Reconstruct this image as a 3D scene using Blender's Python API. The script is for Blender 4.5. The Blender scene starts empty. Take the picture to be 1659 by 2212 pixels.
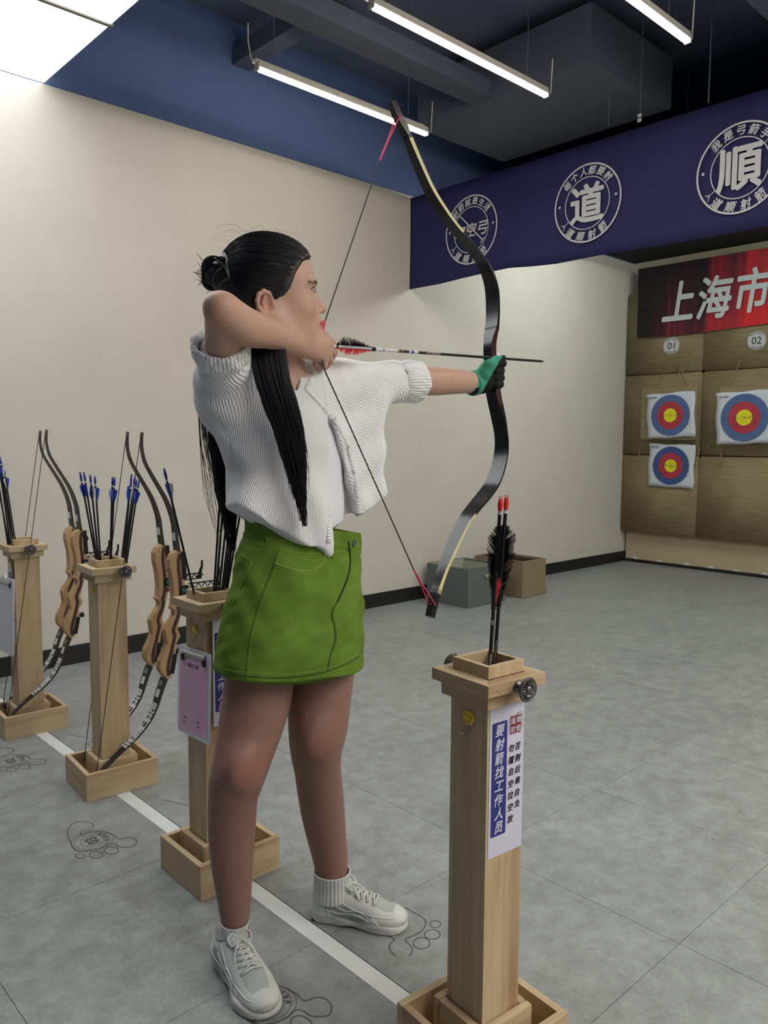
import bpy, bmesh, math, random
import numpy as np
from mathutils import Vector, Matrix
random.seed(7); rng = np.random.default_rng(7)
SC = bpy.context.scene
COL = SC.collection

# ------------------------------------------------------------------ camera
F_PX, YAW, PITCH, ROLL, CAM_H = 1708.48, math.radians(46.804), math.radians(5.1125), math.radians(0.35), 1.2
_cy, _sy, _cp, _sp = math.cos(YAW), math.sin(YAW), math.cos(PITCH), math.sin(PITCH)
FWD = np.array([_cy*_cp, _sy*_cp, -_sp]); _rt = np.array([_sy, -_cy, 0.0]); _up = np.cross(_rt, FWD)
RGT = _rt*math.cos(ROLL) + _up*math.sin(ROLL); UPV = -_rt*math.sin(ROLL) + _up*math.cos(ROLL)
CAM = np.array([0.0, 0.0, CAM_H])
cd = bpy.data.cameras.new('camera'); co = bpy.data.objects.new('camera', cd); COL.objects.link(co)
cd.sensor_fit = 'VERTICAL'; cd.sensor_height = 24.0; cd.lens = 24.0*F_PX/2212.0; cd.clip_start = 0.05
co.matrix_world = Matrix(((RGT[0], UPV[0], -FWD[0], 0), (RGT[1], UPV[1], -FWD[1], 0), (RGT[2], UPV[2], -FWD[2], CAM_H), (0, 0, 0, 1)))
SC.camera = co
W = bpy.data.worlds.new('world'); SC.world = W; W.use_nodes = True
W.node_tree.nodes['Background'].inputs[0].default_value = (0.5, 0.55, 0.6, 1); W.node_tree.nodes['Background'].inputs[1].default_value = 0.02
SC.view_settings.view_transform = 'Standard'; SC.view_settings.look = 'None'; SC.view_settings.gamma = 1
SC.view_settings.exposure = 0.0; SC.view_settings.use_curve_mapping = False
SC.cycles.use_denoising = True; SC.cycles.max_bounces = 7; SC.cycles.diffuse_bounces = 4; SC.cycles.sample_clamp_indirect = 8.0
PANEL_E, TUBE_E = 3.9, 43.0          # light of the luminous ceiling panels and of the LED tubes

def ray(px, py): return RGT*(px-829.5)/F_PX - UPV*(py-1106)/F_PX + FWD
def on(px, py, ax, v):
    "the point of the plane (axis ax = v) that the photograph shows at px, py"
    d = ray(px, py); return CAM + d*((v-CAM[ax])/d[ax])

# ------------------------------------------------------------------ helpers
def srgb(r, g, b):
    f = lambda c: (c/255/12.92) if c/255 <= .04045 else ((c/255+.055)/1.055)**2.4
    return (f(r), f(g), f(b), 1)

class MB:
    "collects geometry for ONE mesh object"
    def __init__(s): s.v = []; s.f = []; s.m = []; s.mi = 0
    def add(s, vs, fs, mi=None):
        o = len(s.v); s.v += [tuple(map(float, p)) for p in vs]; s.f += [tuple(i+o for i in f) for f in fs]
        s.m += [s.mi if mi is None else mi]*len(fs)
    def box(s, c, d, rz=0, M=None, bev=0):
        bm = bmesh.new(); bmesh.ops.create_cube(bm, size=1)
        for v in bm.verts: v.co = Vector((v.co.x*d[0], v.co.y*d[1], v.co.z*d[2]))
        if bev: bmesh.ops.bevel(bm, geom=list(bm.edges), offset=bev, segments=2, affect='EDGES', profile=.6)
        T = Matrix.Translation(Vector(c)) @ Matrix.Rotation(rz, 4, 'Z')
        if M is not None: T = M @ T
        bm.verts.index_update()
        s.add([T @ v.co for v in bm.verts], [[v.index for v in f.verts] for f in bm.faces]); bm.free()
    def tube(s, pts, r, n=8, caps=True, flat=1.0):
        P = [Vector(p) for p in pts]; k = len(P); R = r if hasattr(r, '__len__') else [r]*k
        up = None; vs = []; fs = []
        for i in range(k):
            t = (P[min(i+1, k-1)]-P[max(i-1, 0)])
            t = t.normalized() if t.length > 1e-9 else Vector((0, 0, 1))
            if up is None: up = t.orthogonal().normalized()
            up = up - t*up.dot(t)
            up = up.normalized() if up.length > 1e-6 else t.orthogonal().normalized()
            b = t.cross(up)
            for j in range(n):
                a = 2*math.pi*j/n; vs.append(P[i]+up*math.cos(a)*R[i]*flat+b*math.sin(a)*R[i])
        for i in range(k-1):
            for j in range(n): fs.append((i*n+j, i*n+(j+1) % n, (i+1)*n+(j+1) % n, (i+1)*n+j))
        if caps: fs.append(tuple(range(n))[::-1]); fs.append(tuple((k-1)*n+j for j in range(n)))
        s.add(vs, fs)
    def lathe(s, prof, M, n=24):
        "prof: (radius, height) pairs, turned about local z of M"
        vs = []; fs = []
        for r, z in prof:
            for j in range(n): a = 2*math.pi*j/n; vs.append(M @ Vector((r*math.cos(a), r*math.sin(a), z)))
        for i in range(len(prof)-1):
            for j in range(n): fs.append((i*n+j, i*n+(j+1) % n, (i+1)*n+(j+1) % n, (i+1)*n+j))
        if prof[0][0] > 1e-6: fs.append(tuple(range(n))[::-1])
        if prof[-1][0] > 1e-6: fs.append(tuple((len(prof)-1)*n+j for j in range(n)))
        s.add(vs, fs)
    def prism(s, poly, M, h, bev=0):
        "2-D outline extruded by h along local z of M"
        n = len(poly); vs = [M @ Vector((x, y, 0)) for x, y in poly]+[M @ Vector((x, y, h)) for x, y in poly]
        fs = [tuple(range(n))[::-1], tuple(range(n, 2*n))]+[(i, (i+1) % n, n+(i+1) % n, n+i) for i in range(n)]
        s.add(vs, fs)
    def sweep(s, pts, lat, nor, wid, thk, mi_side=None):
        "flat bar along pts: lat = unit width direction(s), nor = thickness direction(s)"
        k = len(pts); vs = []; 
        for i in range(k):
            p, l, q = np.array(pts[i]), np.array(lat[i]), np.array(nor[i]); w, t = wid[i]/2, thk[i]/2
            vs += [p-l*w-q*t, p+l*w-q*t, p+l*w+q*t, p-l*w+q*t]
        o = len(s.v); s.add(vs, [(0, 3, 2, 1), tuple(4*(k-1)+j for j in range(4))])
        for i in range(k-1):
            for j in range(4):
                s.f.append((o+4*i+j, o+4*i+(j+1) % 4, o+4*i+4+(j+1) % 4, o+4*i+4+j)); s.m.append(mi_side if (mi_side is not None and j in (1, 3)) else s.mi)
    def mesh(s, name):
        me = bpy.data.meshes.new(name); me.from_pydata(s.v, [], s.f); me.validate(); me.update(); return me

def obj(name, mb, mats, parent=None, smooth=False, bevel=0, loc=None, fix=True):
    me = mb.mesh(name) if isinstance(mb, MB) else mb
    o = bpy.data.objects.new(name, me); COL.objects.link(o)
    for m in (mats if isinstance(mats, (list, tuple)) else [mats]): me.materials.append(m)
    if isinstance(mb, MB):
        if any(mb.m): me.polygons.foreach_set('material_index', (mb.m+[0]*len(me.polygons))[:len(me.polygons)])
        if fix and len(me.vertices) < 60000:
            bm = bmesh.new(); bm.from_mesh(me); bmesh.ops.recalc_face_normals(bm, faces=bm.faces); bm.to_mesh(me); bm.free()
    if smooth:
        me.polygons.foreach_set('use_smooth', [True]*len(me.polygons))
        if smooth != 'all': me.set_sharp_from_angle(angle=math.radians(smooth if smooth is not True else 40))
    if bevel:
        b = o.modifiers.new('bevel', 'BEVEL'); b.width = bevel; b.segments = 2; b.limit_method = 'ANGLE'
    if loc: o.location = loc
    if parent: o.parent = parent
    return o

def thing(name, label, cat, loc=(0, 0, 0), rz=0, group=None):
    o = bpy.data.objects.new(name, None); COL.objects.link(o); o.empty_display_size = .05
    o.location = loc; o.rotation_euler = (0, 0, rz); o['label'] = label; o['category'] = cat
    if group: o['group'] = group
    return o
def tag(o, label, cat, group=None, kind=None):
    o['label'] = label; o['category'] = cat
    if group: o['group'] = group
    if kind: o['kind'] = kind
    return o
def struct(name, mb, m, parent=None, **k):
    o = obj(name, mb, m, parent, **k)
    if not parent: o['kind'] = 'structure'
    return o
def dup(root, loc=None, rz=None, label=None):
    r = root.copy(); COL.objects.link(r)
    if loc is not None: r.location = loc
    if rz is not None: r.rotation_euler = (0, 0, rz)
    if label: r['label'] = label
    for ch in list(root.children):
        c = ch.copy(); COL.objects.link(c); c.parent = r
        for g in list(ch.children):
            d = g.copy(); COL.objects.link(d); d.parent = c
    return r

# materials ---------------------------------------------------------
def nmat(name, base=(.5, .5, .5, 1), rough=.6, metal=0, spec=.5, **kw):
    m = bpy.data.materials.new(name); m.use_nodes = True; b = m.node_tree.nodes['Principled BSDF']
    b.inputs['Base Color'].default_value = base; b.inputs['Roughness'].default_value = rough
    b.inputs['Metallic'].default_value = metal; b.inputs['Specular IOR Level'].default_value = spec
    for k, v in kw.items(): b.inputs[k.replace('_', ' ')].default_value = v
    return m
class NT:
    def __init__(s, m): s.t = m.node_tree; s.b = s.t.nodes['Principled BSDF']
    def n(s, typ, **kw):
        x = s.t.nodes.new(typ)
        for k, v in kw.items():
            if k in x.inputs.keys(): x.inputs[k].default_value = v
            elif k.startswith('i') and k[1:].isdigit(): x.inputs[int(k[1:])].default_value = v
            else: setattr(x, k, v)
        return x
    def l(s, a, b): s.t.links.new(a, b)
    def coord(s, scale=(1, 1, 1), rot=(0, 0, 0), kind='Object'):
        c = s.n('ShaderNodeTexCoord'); m = s.n('ShaderNodeMapping'); m.inputs['Scale'].default_value = scale; m.inputs['Rotation'].default_value = rot
        s.l(c.outputs[kind], m.inputs[0]); return m.outputs[0]
    def noise(s, vec, scale, detail=3, rough=.5, dist=0):
        x = s.n('ShaderNodeTexNoise', Scale=scale, Detail=detail, Roughness=rough, Distortion=dist); s.l(vec, x.inputs['Vector']); return x.outputs['Fac']
    def ramp(s, fac, stops):
        r = s.n('ShaderNodeValToRGB'); e = r.color_ramp.elements
        while len(e) < len(stops): e.new(.5)
        for i, (p, c) in enumerate(stops): e[i].position = p; e[i].color = c
        s.l(fac, r.inputs[0]); return r.outputs[0]
    def mix(s, fac, a, b, mode='MIX'):
        x = s.n('ShaderNodeMix', data_type='RGBA', blend_type=mode)
        for i, v in ((0, fac), (6, a), (7, b)):
            if hasattr(v, 'links') or hasattr(v, 'is_linked'): s.l(v, x.inputs[i])
            else: x.inputs[i].default_value = v
        return x.outputs[2]
    def math(s, op, a, b=0.0):
        x = s.n('ShaderNodeMath', operation=op)
        for i, v in ((0, a), (1, b)):
            if hasattr(v, 'is_linked'): s.l(v, x.inputs[i])
            else: x.inputs[i].default_value = v
        return x.outputs[0]
    def bump(s, h, strength=.3, dist=.01):
        x = s.n('ShaderNodeBump', Strength=strength, Distance=dist); s.l(h, x.inputs['Height']); s.l(x.outputs[0], s.b.inputs['Normal'])
    def col(s, c): s.l(c, s.b.inputs['Base Color'])
    def rough(s, c): s.l(c, s.b.inputs['Roughness'])

def speck(name, c1, c2, scale, rough=.7, bump=.1, det=4, spec=.4, bd=.003, stretch=(1, 1, 1)):
    m = nmat(name, c1, rough, spec=spec); t = NT(m); v = t.coord(stretch)
    f = t.noise(v, scale, det, .6); t.col(t.ramp(f, [(.3, c1), (.7, c2)])); t.bump(f, bump, bd); return m

M_wall = speck('wall_paint', srgb(196, 191, 182), srgb(201, 196, 187), 3, .75, .05, 3, .3, .002)
m = nmat('floor_cement', rough=.42, spec=.45); t = NT(m); v = t.coord(kind='Object')
geo = t.n('ShaderNodeNewGeometry'); vv = geo.outputs['Position']
f1 = t.noise(vv, 2.2, 6, .62, .3); f2 = t.noise(vv, 14, 6, .7); f3 = t.noise(vv, 90, 3, .6)
oi = t.n('ShaderNodeObjectInfo')
c = t.ramp(f1, [(.3, srgb(116, 121, 121)), (.5, srgb(136, 141, 140)), (.7, srgb(153, 158, 157))])
c = t.mix(.55, c, t.ramp(f2, [(.36, srgb(106, 109, 109)), (.64, srgb(160, 165, 165))]))
c = t.mix(.2, c, t.ramp(f3, [(.3, srgb(100, 98, 95)), (.7, srgb(165, 168, 165))]))
t.col(c); t.bump(f3, .08, .002); t.rough(t.ramp(f2, [(.3, (.36, .36, .36, 1)), (.7, (.5, .5, .5, 1))]))
M_floor = m
M_joint = nmat('floor_joint', srgb(58, 58, 55), .9)
M_tape = speck('white_inlay', srgb(205, 210, 208), srgb(215, 219, 218), 20, .45, .02)
M_print = nmat('floor_print', srgb(82, 83, 80), .6)
M_black = speck('black_skirting', srgb(24, 24, 25), srgb(30, 30, 31), 8, .5, .02)
M_ceil = speck('ceiling_paint', srgb(88, 96, 116), srgb(94, 102, 122), 2, .85, .02, spec=.2)
M_upper = speck('upper_wall_paint', srgb(86, 104, 146), srgb(90, 108, 150), 2, .85, .02, spec=.2)
M_duct = speck('duct_paint', srgb(78, 84, 98), srgb(84, 90, 104), 3, .7, .03, spec=.3)

def emat(name, col, e):
    m = bpy.data.materials.new(name); m.use_nodes = True; b = m.node_tree.nodes['Principled BSDF']
    b.inputs['Base Color'].default_value = (.8, .8, .8, 1); b.inputs['Emission Color'].default_value = col; b.inputs['Emission Strength'].default_value = e; return m
M_panel = emat('luminous_panel', (.97, .985, 1, 1), PANEL_E)
M_panel2 = emat('luminous_panel_added', (1, .97, .93, 1), PANEL_E*1.36)
M_tube = emat('led_tube', (1, .91, .79, 1), TUBE_E)
M_tubeb = emat('led_tube_far', (.95, 1, .93, 1), TUBE_E*1.9)
M_lampbody = nmat('lamp_body', srgb(190, 185, 175), .5); M_cap = nmat('lamp_cap', srgb(150, 148, 140), .5)

# ------------------------------------------------------------------ room shell
XE, YW, ZC, ZH = 7.33, 4.172, 2.965, 3.65        # target wall, left wall, panel level, dark ceiling
X0, Y0 = -2.6, -3.2
b = MB(); b.box(((X0+XE)/2+.1, (Y0+YW)/2, -.06), (XE-X0+.5, YW-Y0+.3, .1)); floor = struct('floor', b, M_joint)
T = .597; tile = MB(); tile.box((0, 0, -.005), (T-.0014, T-.0014, .01)); tile_me = None
xs = 1.16
xr = [(xs+i*T, T) for i in range(0, 11)]+[(xs-.048-(i+1)*T, T) for i in range(0, 6)]
n_t = 0
for x0_, w_ in xr:
    for j in range(-8, 6):
        y0_ = 1.421+j*T; x1 = min(x0_+w_, XE); y1 = min(y0_+T, YW)
        if x0_ >= XE or y0_ >= YW: continue
        # keep to what the camera (or one a step aside) could see
        cx, cy_ = (x0_+x1)/2, (y0_+y1)/2
        d = np.array([cx, cy_, 0])-CAM; k = d@FWD
        if k < .3 or abs((d@RGT)/k) > .85 or (d@UPV)/k < -1.05: 
            q = MB(); q.box((cx, cy_, -.005), (x1-x0_, y1-y0_, .01)); plain = q
            if n_t == 0 or True:
                try: OUT.add(q.v, q.f)
                except NameError: OUT = MB(); OUT.add(q.v, q.f)
            continue
        if x1-x0_ > T-.001 and y1-y0_ > T-.001:
            if tile_me is None:
                o = struct('floor_tile', tile, M_floor, floor); tile_me = o.data
            else: o = bpy.data.objects.new('floor_tile', tile_me); COL.objects.link(o); o.parent = floor
            o.location = (cx, cy_, 0)
        else:
            q = MB(); q.box((0, 0, -.005), (x1-x0_-.0014, y1-y0_-.0014, .01)); o = struct('floor_tile', q, M_floor, floor, loc=(cx, cy_, 0))
        n_t += 1
OUT.box(((X0+XE)/2, -3.28+.0, -.0051), (XE-X0, .2, .01))
struct('floor_plain', OUT, M_floor, floor)
b = MB(); b.box((1.1345, (Y0+YW)/2, -.0045), (.0455, YW-Y0, .0102)); tp = struct('shooting_line', b, M_tape, floor); tp['label'] = 'white strip let into the grey floor as shooting line'
b = MB(); b.box(((X0+XE)/2, YW+.06, 1.48), (XE-X0+.4, .12, 2.97)); struct('wall_left', b, M_wall)
b = MB(); b.box(((X0+XE)/2, YW+.06, (ZC+ZH)/2+.002), (XE-X0+.4, .12, ZH-ZC)); struct('wall_left_upper', b, M_upper)
b = MB(); b.box((XE+.07, (Y0+YW)/2, ZH/2), (.12, YW-Y0+.3, ZH+.1)); struct('wall_target', b, speck('cream_wall', srgb(172, 165, 140), srgb(180, 172, 148), 3, .8, .03))
b = MB(); b.box(((X0+XE)/2, Y0-.06, ZH/2), (XE-X0+.4, .12, ZH+.1)); struct('wall_right', b, M_wall)
b = MB(); b.box((X0-.06, (Y0+YW)/2, ZH/2), (.12, YW-Y0+.3, ZH+.1)); struct('wall_rear', b, M_upper)
b = MB(); b.box(((X0+XE)/2, (Y0+YW)/2, ZH+.05), (XE-X0+.4, YW-Y0+.3, .1)); struct('ceiling', b, M_ceil)
# lower dark soffit beyond the banner
b = MB(); b.box(((4.75+XE)/2, (Y0+YW)/2, ZC+.06), (XE-4.75, YW-Y0, .1)); struct('ceiling_soffit', b, nmat('soffit_black', srgb(22, 27, 26), .85))
b = MB(); b.box(((X0+XE)/2, YW-.006, .05), (XE-X0, .012, .1)); struct('baseboard_left', b, M_black)
# luminous stretch ceiling by the wall: panels in a thin frame
PX = [1.58, .98, .38, -.22]; 
b = MB(); b.box((.785, 2.98, ZC+.06), (1.57, 2.36, .06)); pf = tag(obj('ceiling_light', b, M_lampbody), 'large white luminous ceiling panel at the top left', 'ceiling light')
for i, (ya, yb) in enumerate([(3.412, 4.166)]+[(3.392-.77*(k+1)+.02, 3.392-.77*k) for k in range(2)]):
    q = MB(); q.box((.79, (ya+yb)/2, ZC+.012), (1.56, yb-ya, .02)); obj('light_panel', q, M_panel, pf)
q = MB()
for k in range(3): q.box((.79, 3.402-.77*k, ZC+.004), (1.58, .02, .018))
obj('panel_frame', q, nmat('panel_trim', srgb(120, 115, 100), .6), pf)

# unseen luminous panels added on the far right to brighten the right-facing sides
b = MB(); b.box((2.1, -1.7, ZC+.06), (3.3, 2.6, .06)); pf2 = tag(obj('ceiling_light', b, M_lampbody), 'added luminous ceiling panel out of view on the right, brightening the right-facing sides', 'ceiling light')
for i in range(4):
    q = MB(); q.box((.9+.8*i, -1.7, ZC+.012), (.78, 2.5, .02)); obj('light_panel', q, M_panel2, pf2)
def tube_light(x0, x1, y, z, label, mt=M_tube, grp='LED tube lights in a row under the ceiling'):
    t_ = thing('tube_light', label, 'tube light', (x0, y, z), 0, None)
    L = x1-x0
    q = MB(); q.box((L/2, 0, .028), (L, .03, .028), bev=.003); q.box((L/2, .03, .055), (L, .035, .012)); obj('housing', q, M_lampbody, t_)
    q = MB(); q.tube([(0.01+k*(L-.02)/2, 0, .008) for k in range(3)], .0135, 12); obj('diffuser', q, mt, t_, smooth='all')
    for xx in (-.004, L+.004): q = MB(); q.box((xx, 0, .015), (.008, .03, .034)); obj('end_cap', q, M_cap, t_)
    q = MB(); q.tube([(-.005, 0, .02), (-.03, .01, .05), (-.045, .01, .12), (-.045, .01, .2)], .003, 6); obj('wire', q, M_lampbody, t_, smooth=True); q = MB(); q.tube([(L+.005, 0, .02), (L+.04, 0, .03), (L+.05, 0, .2)], .003, 6); obj('wire', q, M_lampbody, t_, smooth=True)
    for k, xx in enumerate((L*.1, L*.9)):
        q = MB(); q.tube([(xx, .03, .06), (xx, .03, ZH-z)], .002, 6); obj('hanger', q, M_duct, t_)
    return t_
tube_light(2.234, 3.385, 3.272, ZC-.02, 'LED tube light nearest the beige wall, crossing the bow tip')
tube_light(2.262, 3.455, 2.498, ZC-.02, 'long LED tube light in the top middle of the dark ceiling')
tube_light(2.27, 3.446, 1.748, ZC-.02, 'LED tube light cut off by the top right edge of the photo')
for yy, lb in ((.98, 'first'), (.2, 'second'), (-.6, 'third'), (-1.4, 'fourth')): tube_light(2.25, 3.44, yy, ZC-.02, '%s LED tube light beyond the photo in the row' % lb, grp=None)
for yy, lb in ((3.3, 'nearest the beige wall'), (2.5, 'second from the beige wall'), (1.7, 'third from the beige wall'), (.9, 'fourth from the beige wall'), (.1, 'fifth from the beige wall'), (-.9, 'last before the far side')): tube_light(4.9, 6.1, yy, ZC-.08, 'LED tube light hidden behind the blue banner, '+lb, M_tubeb, None)
# dark ducts and beams under the high ceiling
b = MB(); b.box((3.0, 3.27, 3.32), (3.6, .16, .1)); tag(obj('ceiling_beam', b, M_duct), 'dark narrow duct above the tube light nearest the wall', 'duct')
b = MB(); b.box((2.73, 3.6, 3.45), (.12, 3.0, .1)); tag(obj('ceiling_beam', b, M_duct), 'dark cross beam behind the left tube light', 'beam')
b = MB(); b.box((4.3, 3.15, 3.4), (.9, 1.3, .3)); tag(obj('ceiling_duct', b, M_duct), 'wide dark box duct above the blue banner', 'duct')
b = MB(); b.box((3.7, 1.5, 3.3), (2.4, .3, .18)); tag(obj('ceiling_duct', b, M_duct), 'long dark duct running past the right tube light', 'duct')
# ------------------------------------------------------------------ lettering
def text_mesh(s, size, off=0.0, shear=0.0, align='CENTER', extr=0.0, res=3):
    cu = bpy.data.curves.new('lettering', 'FONT'); cu.body = s; cu.size = size; cu.offset = off; cu.shear = shear
    cu.align_x = align; cu.align_y = 'CENTER'; cu.extrude = extr; cu.resolution_u = res
    o = bpy.data.objects.new('lettering', cu); COL.objects.link(o)
    dg = bpy.context.evaluated_depsgraph_get(); me = bpy.data.meshes.new_from_object(o.evaluated_get(dg))
    vs = [tuple(v.co) for v in me.vertices]; fs = [tuple(p.vertices) for p in me.polygons]
    bpy.data.objects.remove(o); bpy.data.curves.remove(cu); bpy.data.meshes.remove(me)
    return vs, fs
_TX = {}
def glyph(mb, s, M, size, off=0.0, shear=0.0, align='CENTER', center=True, sx=1.0):
    "lettering laid on the xy plane of M"
    k = (s, size, shear, align)
    if k not in _TX: _TX[k] = text_mesh(s, size, 0.0, shear, align)
    vs, fs = _TX[k]
    if center and vs:
        a = np.array(vs); c = (a.max(0)+a.min(0))/2
    else: c = np.zeros(3)
    for i, (dx, dy) in enumerate([(0, 0)] if off == 0 else [(off*math.cos(a), off*math.sin(a)) for a in np.arange(8)*math.pi/4]):
        mb.add([M @ Vector(((v[0]-c[0]+dx)*sx, v[1]-c[1]+dy, v[2]+i*max(3e-5, size*4e-4))) for v in vs], fs)
def frame(o, x, z):
    "matrix with origin o, local x, local z (out of the surface)"
    x = Vector(x).normalized(); z = Vector(z).normalized(); y = z.cross(x); M = Matrix((x, y, z)).transposed().to_4x4(); M.translation = Vector(o); return M
def ring(mb, M, r0, r1, n=48, z=0.0, sq=1.0):
    vs = []; fs = []
    for j in range(n):
        a = 2*math.pi*j/n
        vs += [M @ Vector((r0*math.cos(a), r0*math.sin(a)*sq, z)), M @ Vector((r1*math.cos(a), r1*math.sin(a)*sq, z))]
    for j in range(n): k = (j+1) % n; fs.append((2*j, 2*j+1, 2*k+1, 2*k))
    mb.add(vs, fs)
def disc(mb, M, r, n=32, z=0.0, c=(0, 0)):
    mb.add([M @ Vector((c[0]+r*math.cos(2*math.pi*j/n), c[1]+r*math.sin(2*math.pi*j/n), z)) for j in range(n)], [tuple(range(n))])
def poly(mb, M, pts, z=0.0): mb.add([M @ Vector((p[0], p[1], z)) for p in pts], [tuple(range(len(pts)))])
def line2(mb, M, a, b, w, z=0.0):
    a = np.array(a, float); b_ = np.array(b, float); d = b_-a; d /= np.linalg.norm(d); n_ = np.array([-d[1], d[0]])*w/2
    poly(mb, M, [a-n_, b_-n_, b_+n_, a+n_], z)

M_white = nmat('white_print', srgb(205, 205, 208), .7)
# ------------------------------------------------------------------ blue banner
XB = 4.163
m = speck('blue_banner_cloth', srgb(42, 42, 86), srgb(46, 46, 92), 3, .75, .05, spec=.25); M_blue = m
banner = thing('blue_banner', 'long dark blue banner with round white archery emblems hung below the ceiling', 'banner', (XB, 2.0, 2.3))
bot = [(4.16, 2.303), (3.9, 2.303), (3.66, 2.312), (3.45, 2.315), (3.26, 2.318), (3.08, 2.302), (2.91, 2.292), (2.62, 2.292), (2.3, 2.284), (1.65, 2.276), (-3.1, 2.27)]
ys = np.concatenate([np.arange(4.1705, 1.2, -.03), np.arange(1.2, -3.15, -.3)])
vs = []; fs = []; nz = 10
for y in ys:
    zb = np.interp(-y, [-p[0] for p in bot], [p[1] for p in bot]); zt = 2.947
    for i in range(nz):
        u = i/(nz-1); amp = (1-u)*.006
        vs.append((XB+amp*math.sin(y*7)+.003*math.sin(y*3+u*4), y, zb+(zt-zb)*u))
for i in range(len(ys)-1):
    for j in range(nz-1): a = i*nz+j; fs.append((a, a+nz, a+nz+1, a+1))
b = MB(); b.add(vs, fs); o = obj('cloth', b, M_blue, smooth='all'); sd = o.modifiers.new('s', 'SOLIDIFY'); sd.thickness = .002; sd.offset = -1
def adopt(o, p): o.parent = p; o.matrix_parent_inverse = Matrix.Translation(-Vector(p.location)); return o
adopt(o, banner)
b = MB(); b.tube([(XB+.012, 4.15, 2.94), (XB+.012, -3.1, 2.94)], .008, 8); adopt(obj('rail', b, M_duct, smooth=True), banner)
def emblem(cy, cz, top, mid, msize):
    # seen from -x: local x runs to -y
    M = frame((XB-.014, cy, cz), (0, -1, 0), (-1, 0, 0)); b = MB(); R = .224
    ring(b, M, R-.008, R+.002); ring(b, M, .146, .1515)
    for txt, r, a0, st, flip in ((top, .185, 90, 19 if len(top) == 6 else 21, 1), ('道顺射箭', .188, 270, 24, -1)):
        n = len(txt)
        for i, ch in enumerate(txt):
            a = math.radians(a0 - flip*(i-(n-1)/2)*st)
            G = M @ Matrix.Translation((r*math.cos(a), r*math.sin(a), 0)) @ Matrix.Rotation(a-math.pi/2 if flip > 0 else a+math.pi/2, 4, 'Z')
            glyph(b, ch, G, .052 if flip > 0 else .056, .0012, .15)
    disc(b, M, .008, 12, c=(-.19, .012)); disc(b, M, .008, 12, c=(.19, .012))
    a = math.radians(215); p = np.array([math.cos(a), math.sin(a)])
    line2(b, M, p*.150, p*.2, .004); line2(b, M, p*.18, p*.2+np.array([-.012, .012]), .004); line2(b, M, p*.18, p*.2+np.array([.004, -.02]), .004)
    a = math.radians(38); p = np.array([math.cos(a), math.sin(a)]); q = np.array([-p[1], p[0]])
    line2(b, M, p*.150, p*.2, .004); poly(b, M, [p*.19-q*.011, p*.215, p*.19+q*.011])
    if len(mid) == 1: glyph(b, mid, M, msize, .0062, 0.0)
    else:
        glyph(b, mid, M, msize, .0016, .2)
        line2(b, M, (-.105, .115), (.105, -.085), .0085); line2(b, M, (-.118, .10), (-.09, .125), .008); line2(b, M, (.085, -.1), (.118, -.07), .008)
    # give the print a hair of thickness in front of the cloth
    o = adopt(obj('emblem', b, M_white, fix=False), banner); o['label'] = 'round white emblem with the characters %s inside a double ring' % mid
emblem(3.585, 2.616, '射箭就是生活', '勿空弓', .098)
emblem(2.69, 2.604, '每个人都要射', '道', .235)
emblem(1.80, 2.592, '我是弓箭手', '順', .235)
# suspension rods
for i, (y, z0, lb) in enumerate(((2.557, 3.0, 'thin rod hanging above the blue banner, farthest from the right edge'), (2.362, 2.99, 'thin rod hanging above the blue banner with small white tags'), (1.974, 2.957, 'thin rod hanging above the blue banner nearest the right edge'))):
    r = thing('hanging_rod', lb, 'rod', (XB-.02, y, z0), group='rods holding the blue banner')
    q = MB(); q.tube([(0, 0, 0), (0, 0, ZH-z0)], .0035, 6); obj('rod', q, M_duct, r, smooth=True)
    if i == 1:
        for zz in (-.012, .014): q = MB(); q.box((-.004, 0, zz), (.004, .022, .018)); obj('tag', q, M_white, r)

# ------------------------------------------------------------------ target wall
XT = XE
m = nmat('burlap', rough=.95, spec=.1); t = NT(m); v = t.coord()
w1 = t.n('ShaderNodeTexWave', Scale=95, Distortion=2.0, bands_direction='Y'); w2 = t.n('ShaderNodeTexWave', Scale=95, Distortion=2.0, bands_direction='Z'); t.l(v, w1.inputs[0]); t.l(v, w2.inputs[0])
f = t.noise(v, 4, 5, .6); g = t.noise(t.coord((1, 1, 14)), 6, 4, .6)
c = t.mix(.5, t.ramp(f, [(.3, srgb(136, 121, 94)), (.7, srgb(158, 143, 114))]), t.ramp(g, [(.35, srgb(124, 109, 82)), (.65, srgb(162, 147, 116))])); t.col(c)
t.bump(t.math('ADD', w1.outputs['Fac'], w2.outputs['Fac']), .25, .003); M_burlap = m
M_string = nmat('jute_string', srgb(150, 135, 100), .9)
XS = XT-.10
tw = thing('target_backstop', 'wall of brown burlap-covered foam blocks behind the paper targets', 'backstop', (XT-.02, 2.6, .3))
b = MB(); b.box((XT-.035, 1.9, 1.48), (.05, 4.54, 2.33)); adopt(obj('backing', b, nmat('backing_dark', srgb(40, 34, 24), .9)), tw)
cols = [(3.383, 4.168), (2.592, 3.379), (1.80, 2.588), (1.01, 1.796), (.22, 1.006)]
rows = [(.318, 1.078), (1.086, 1.858), (1.866, 2.655)]
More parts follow.
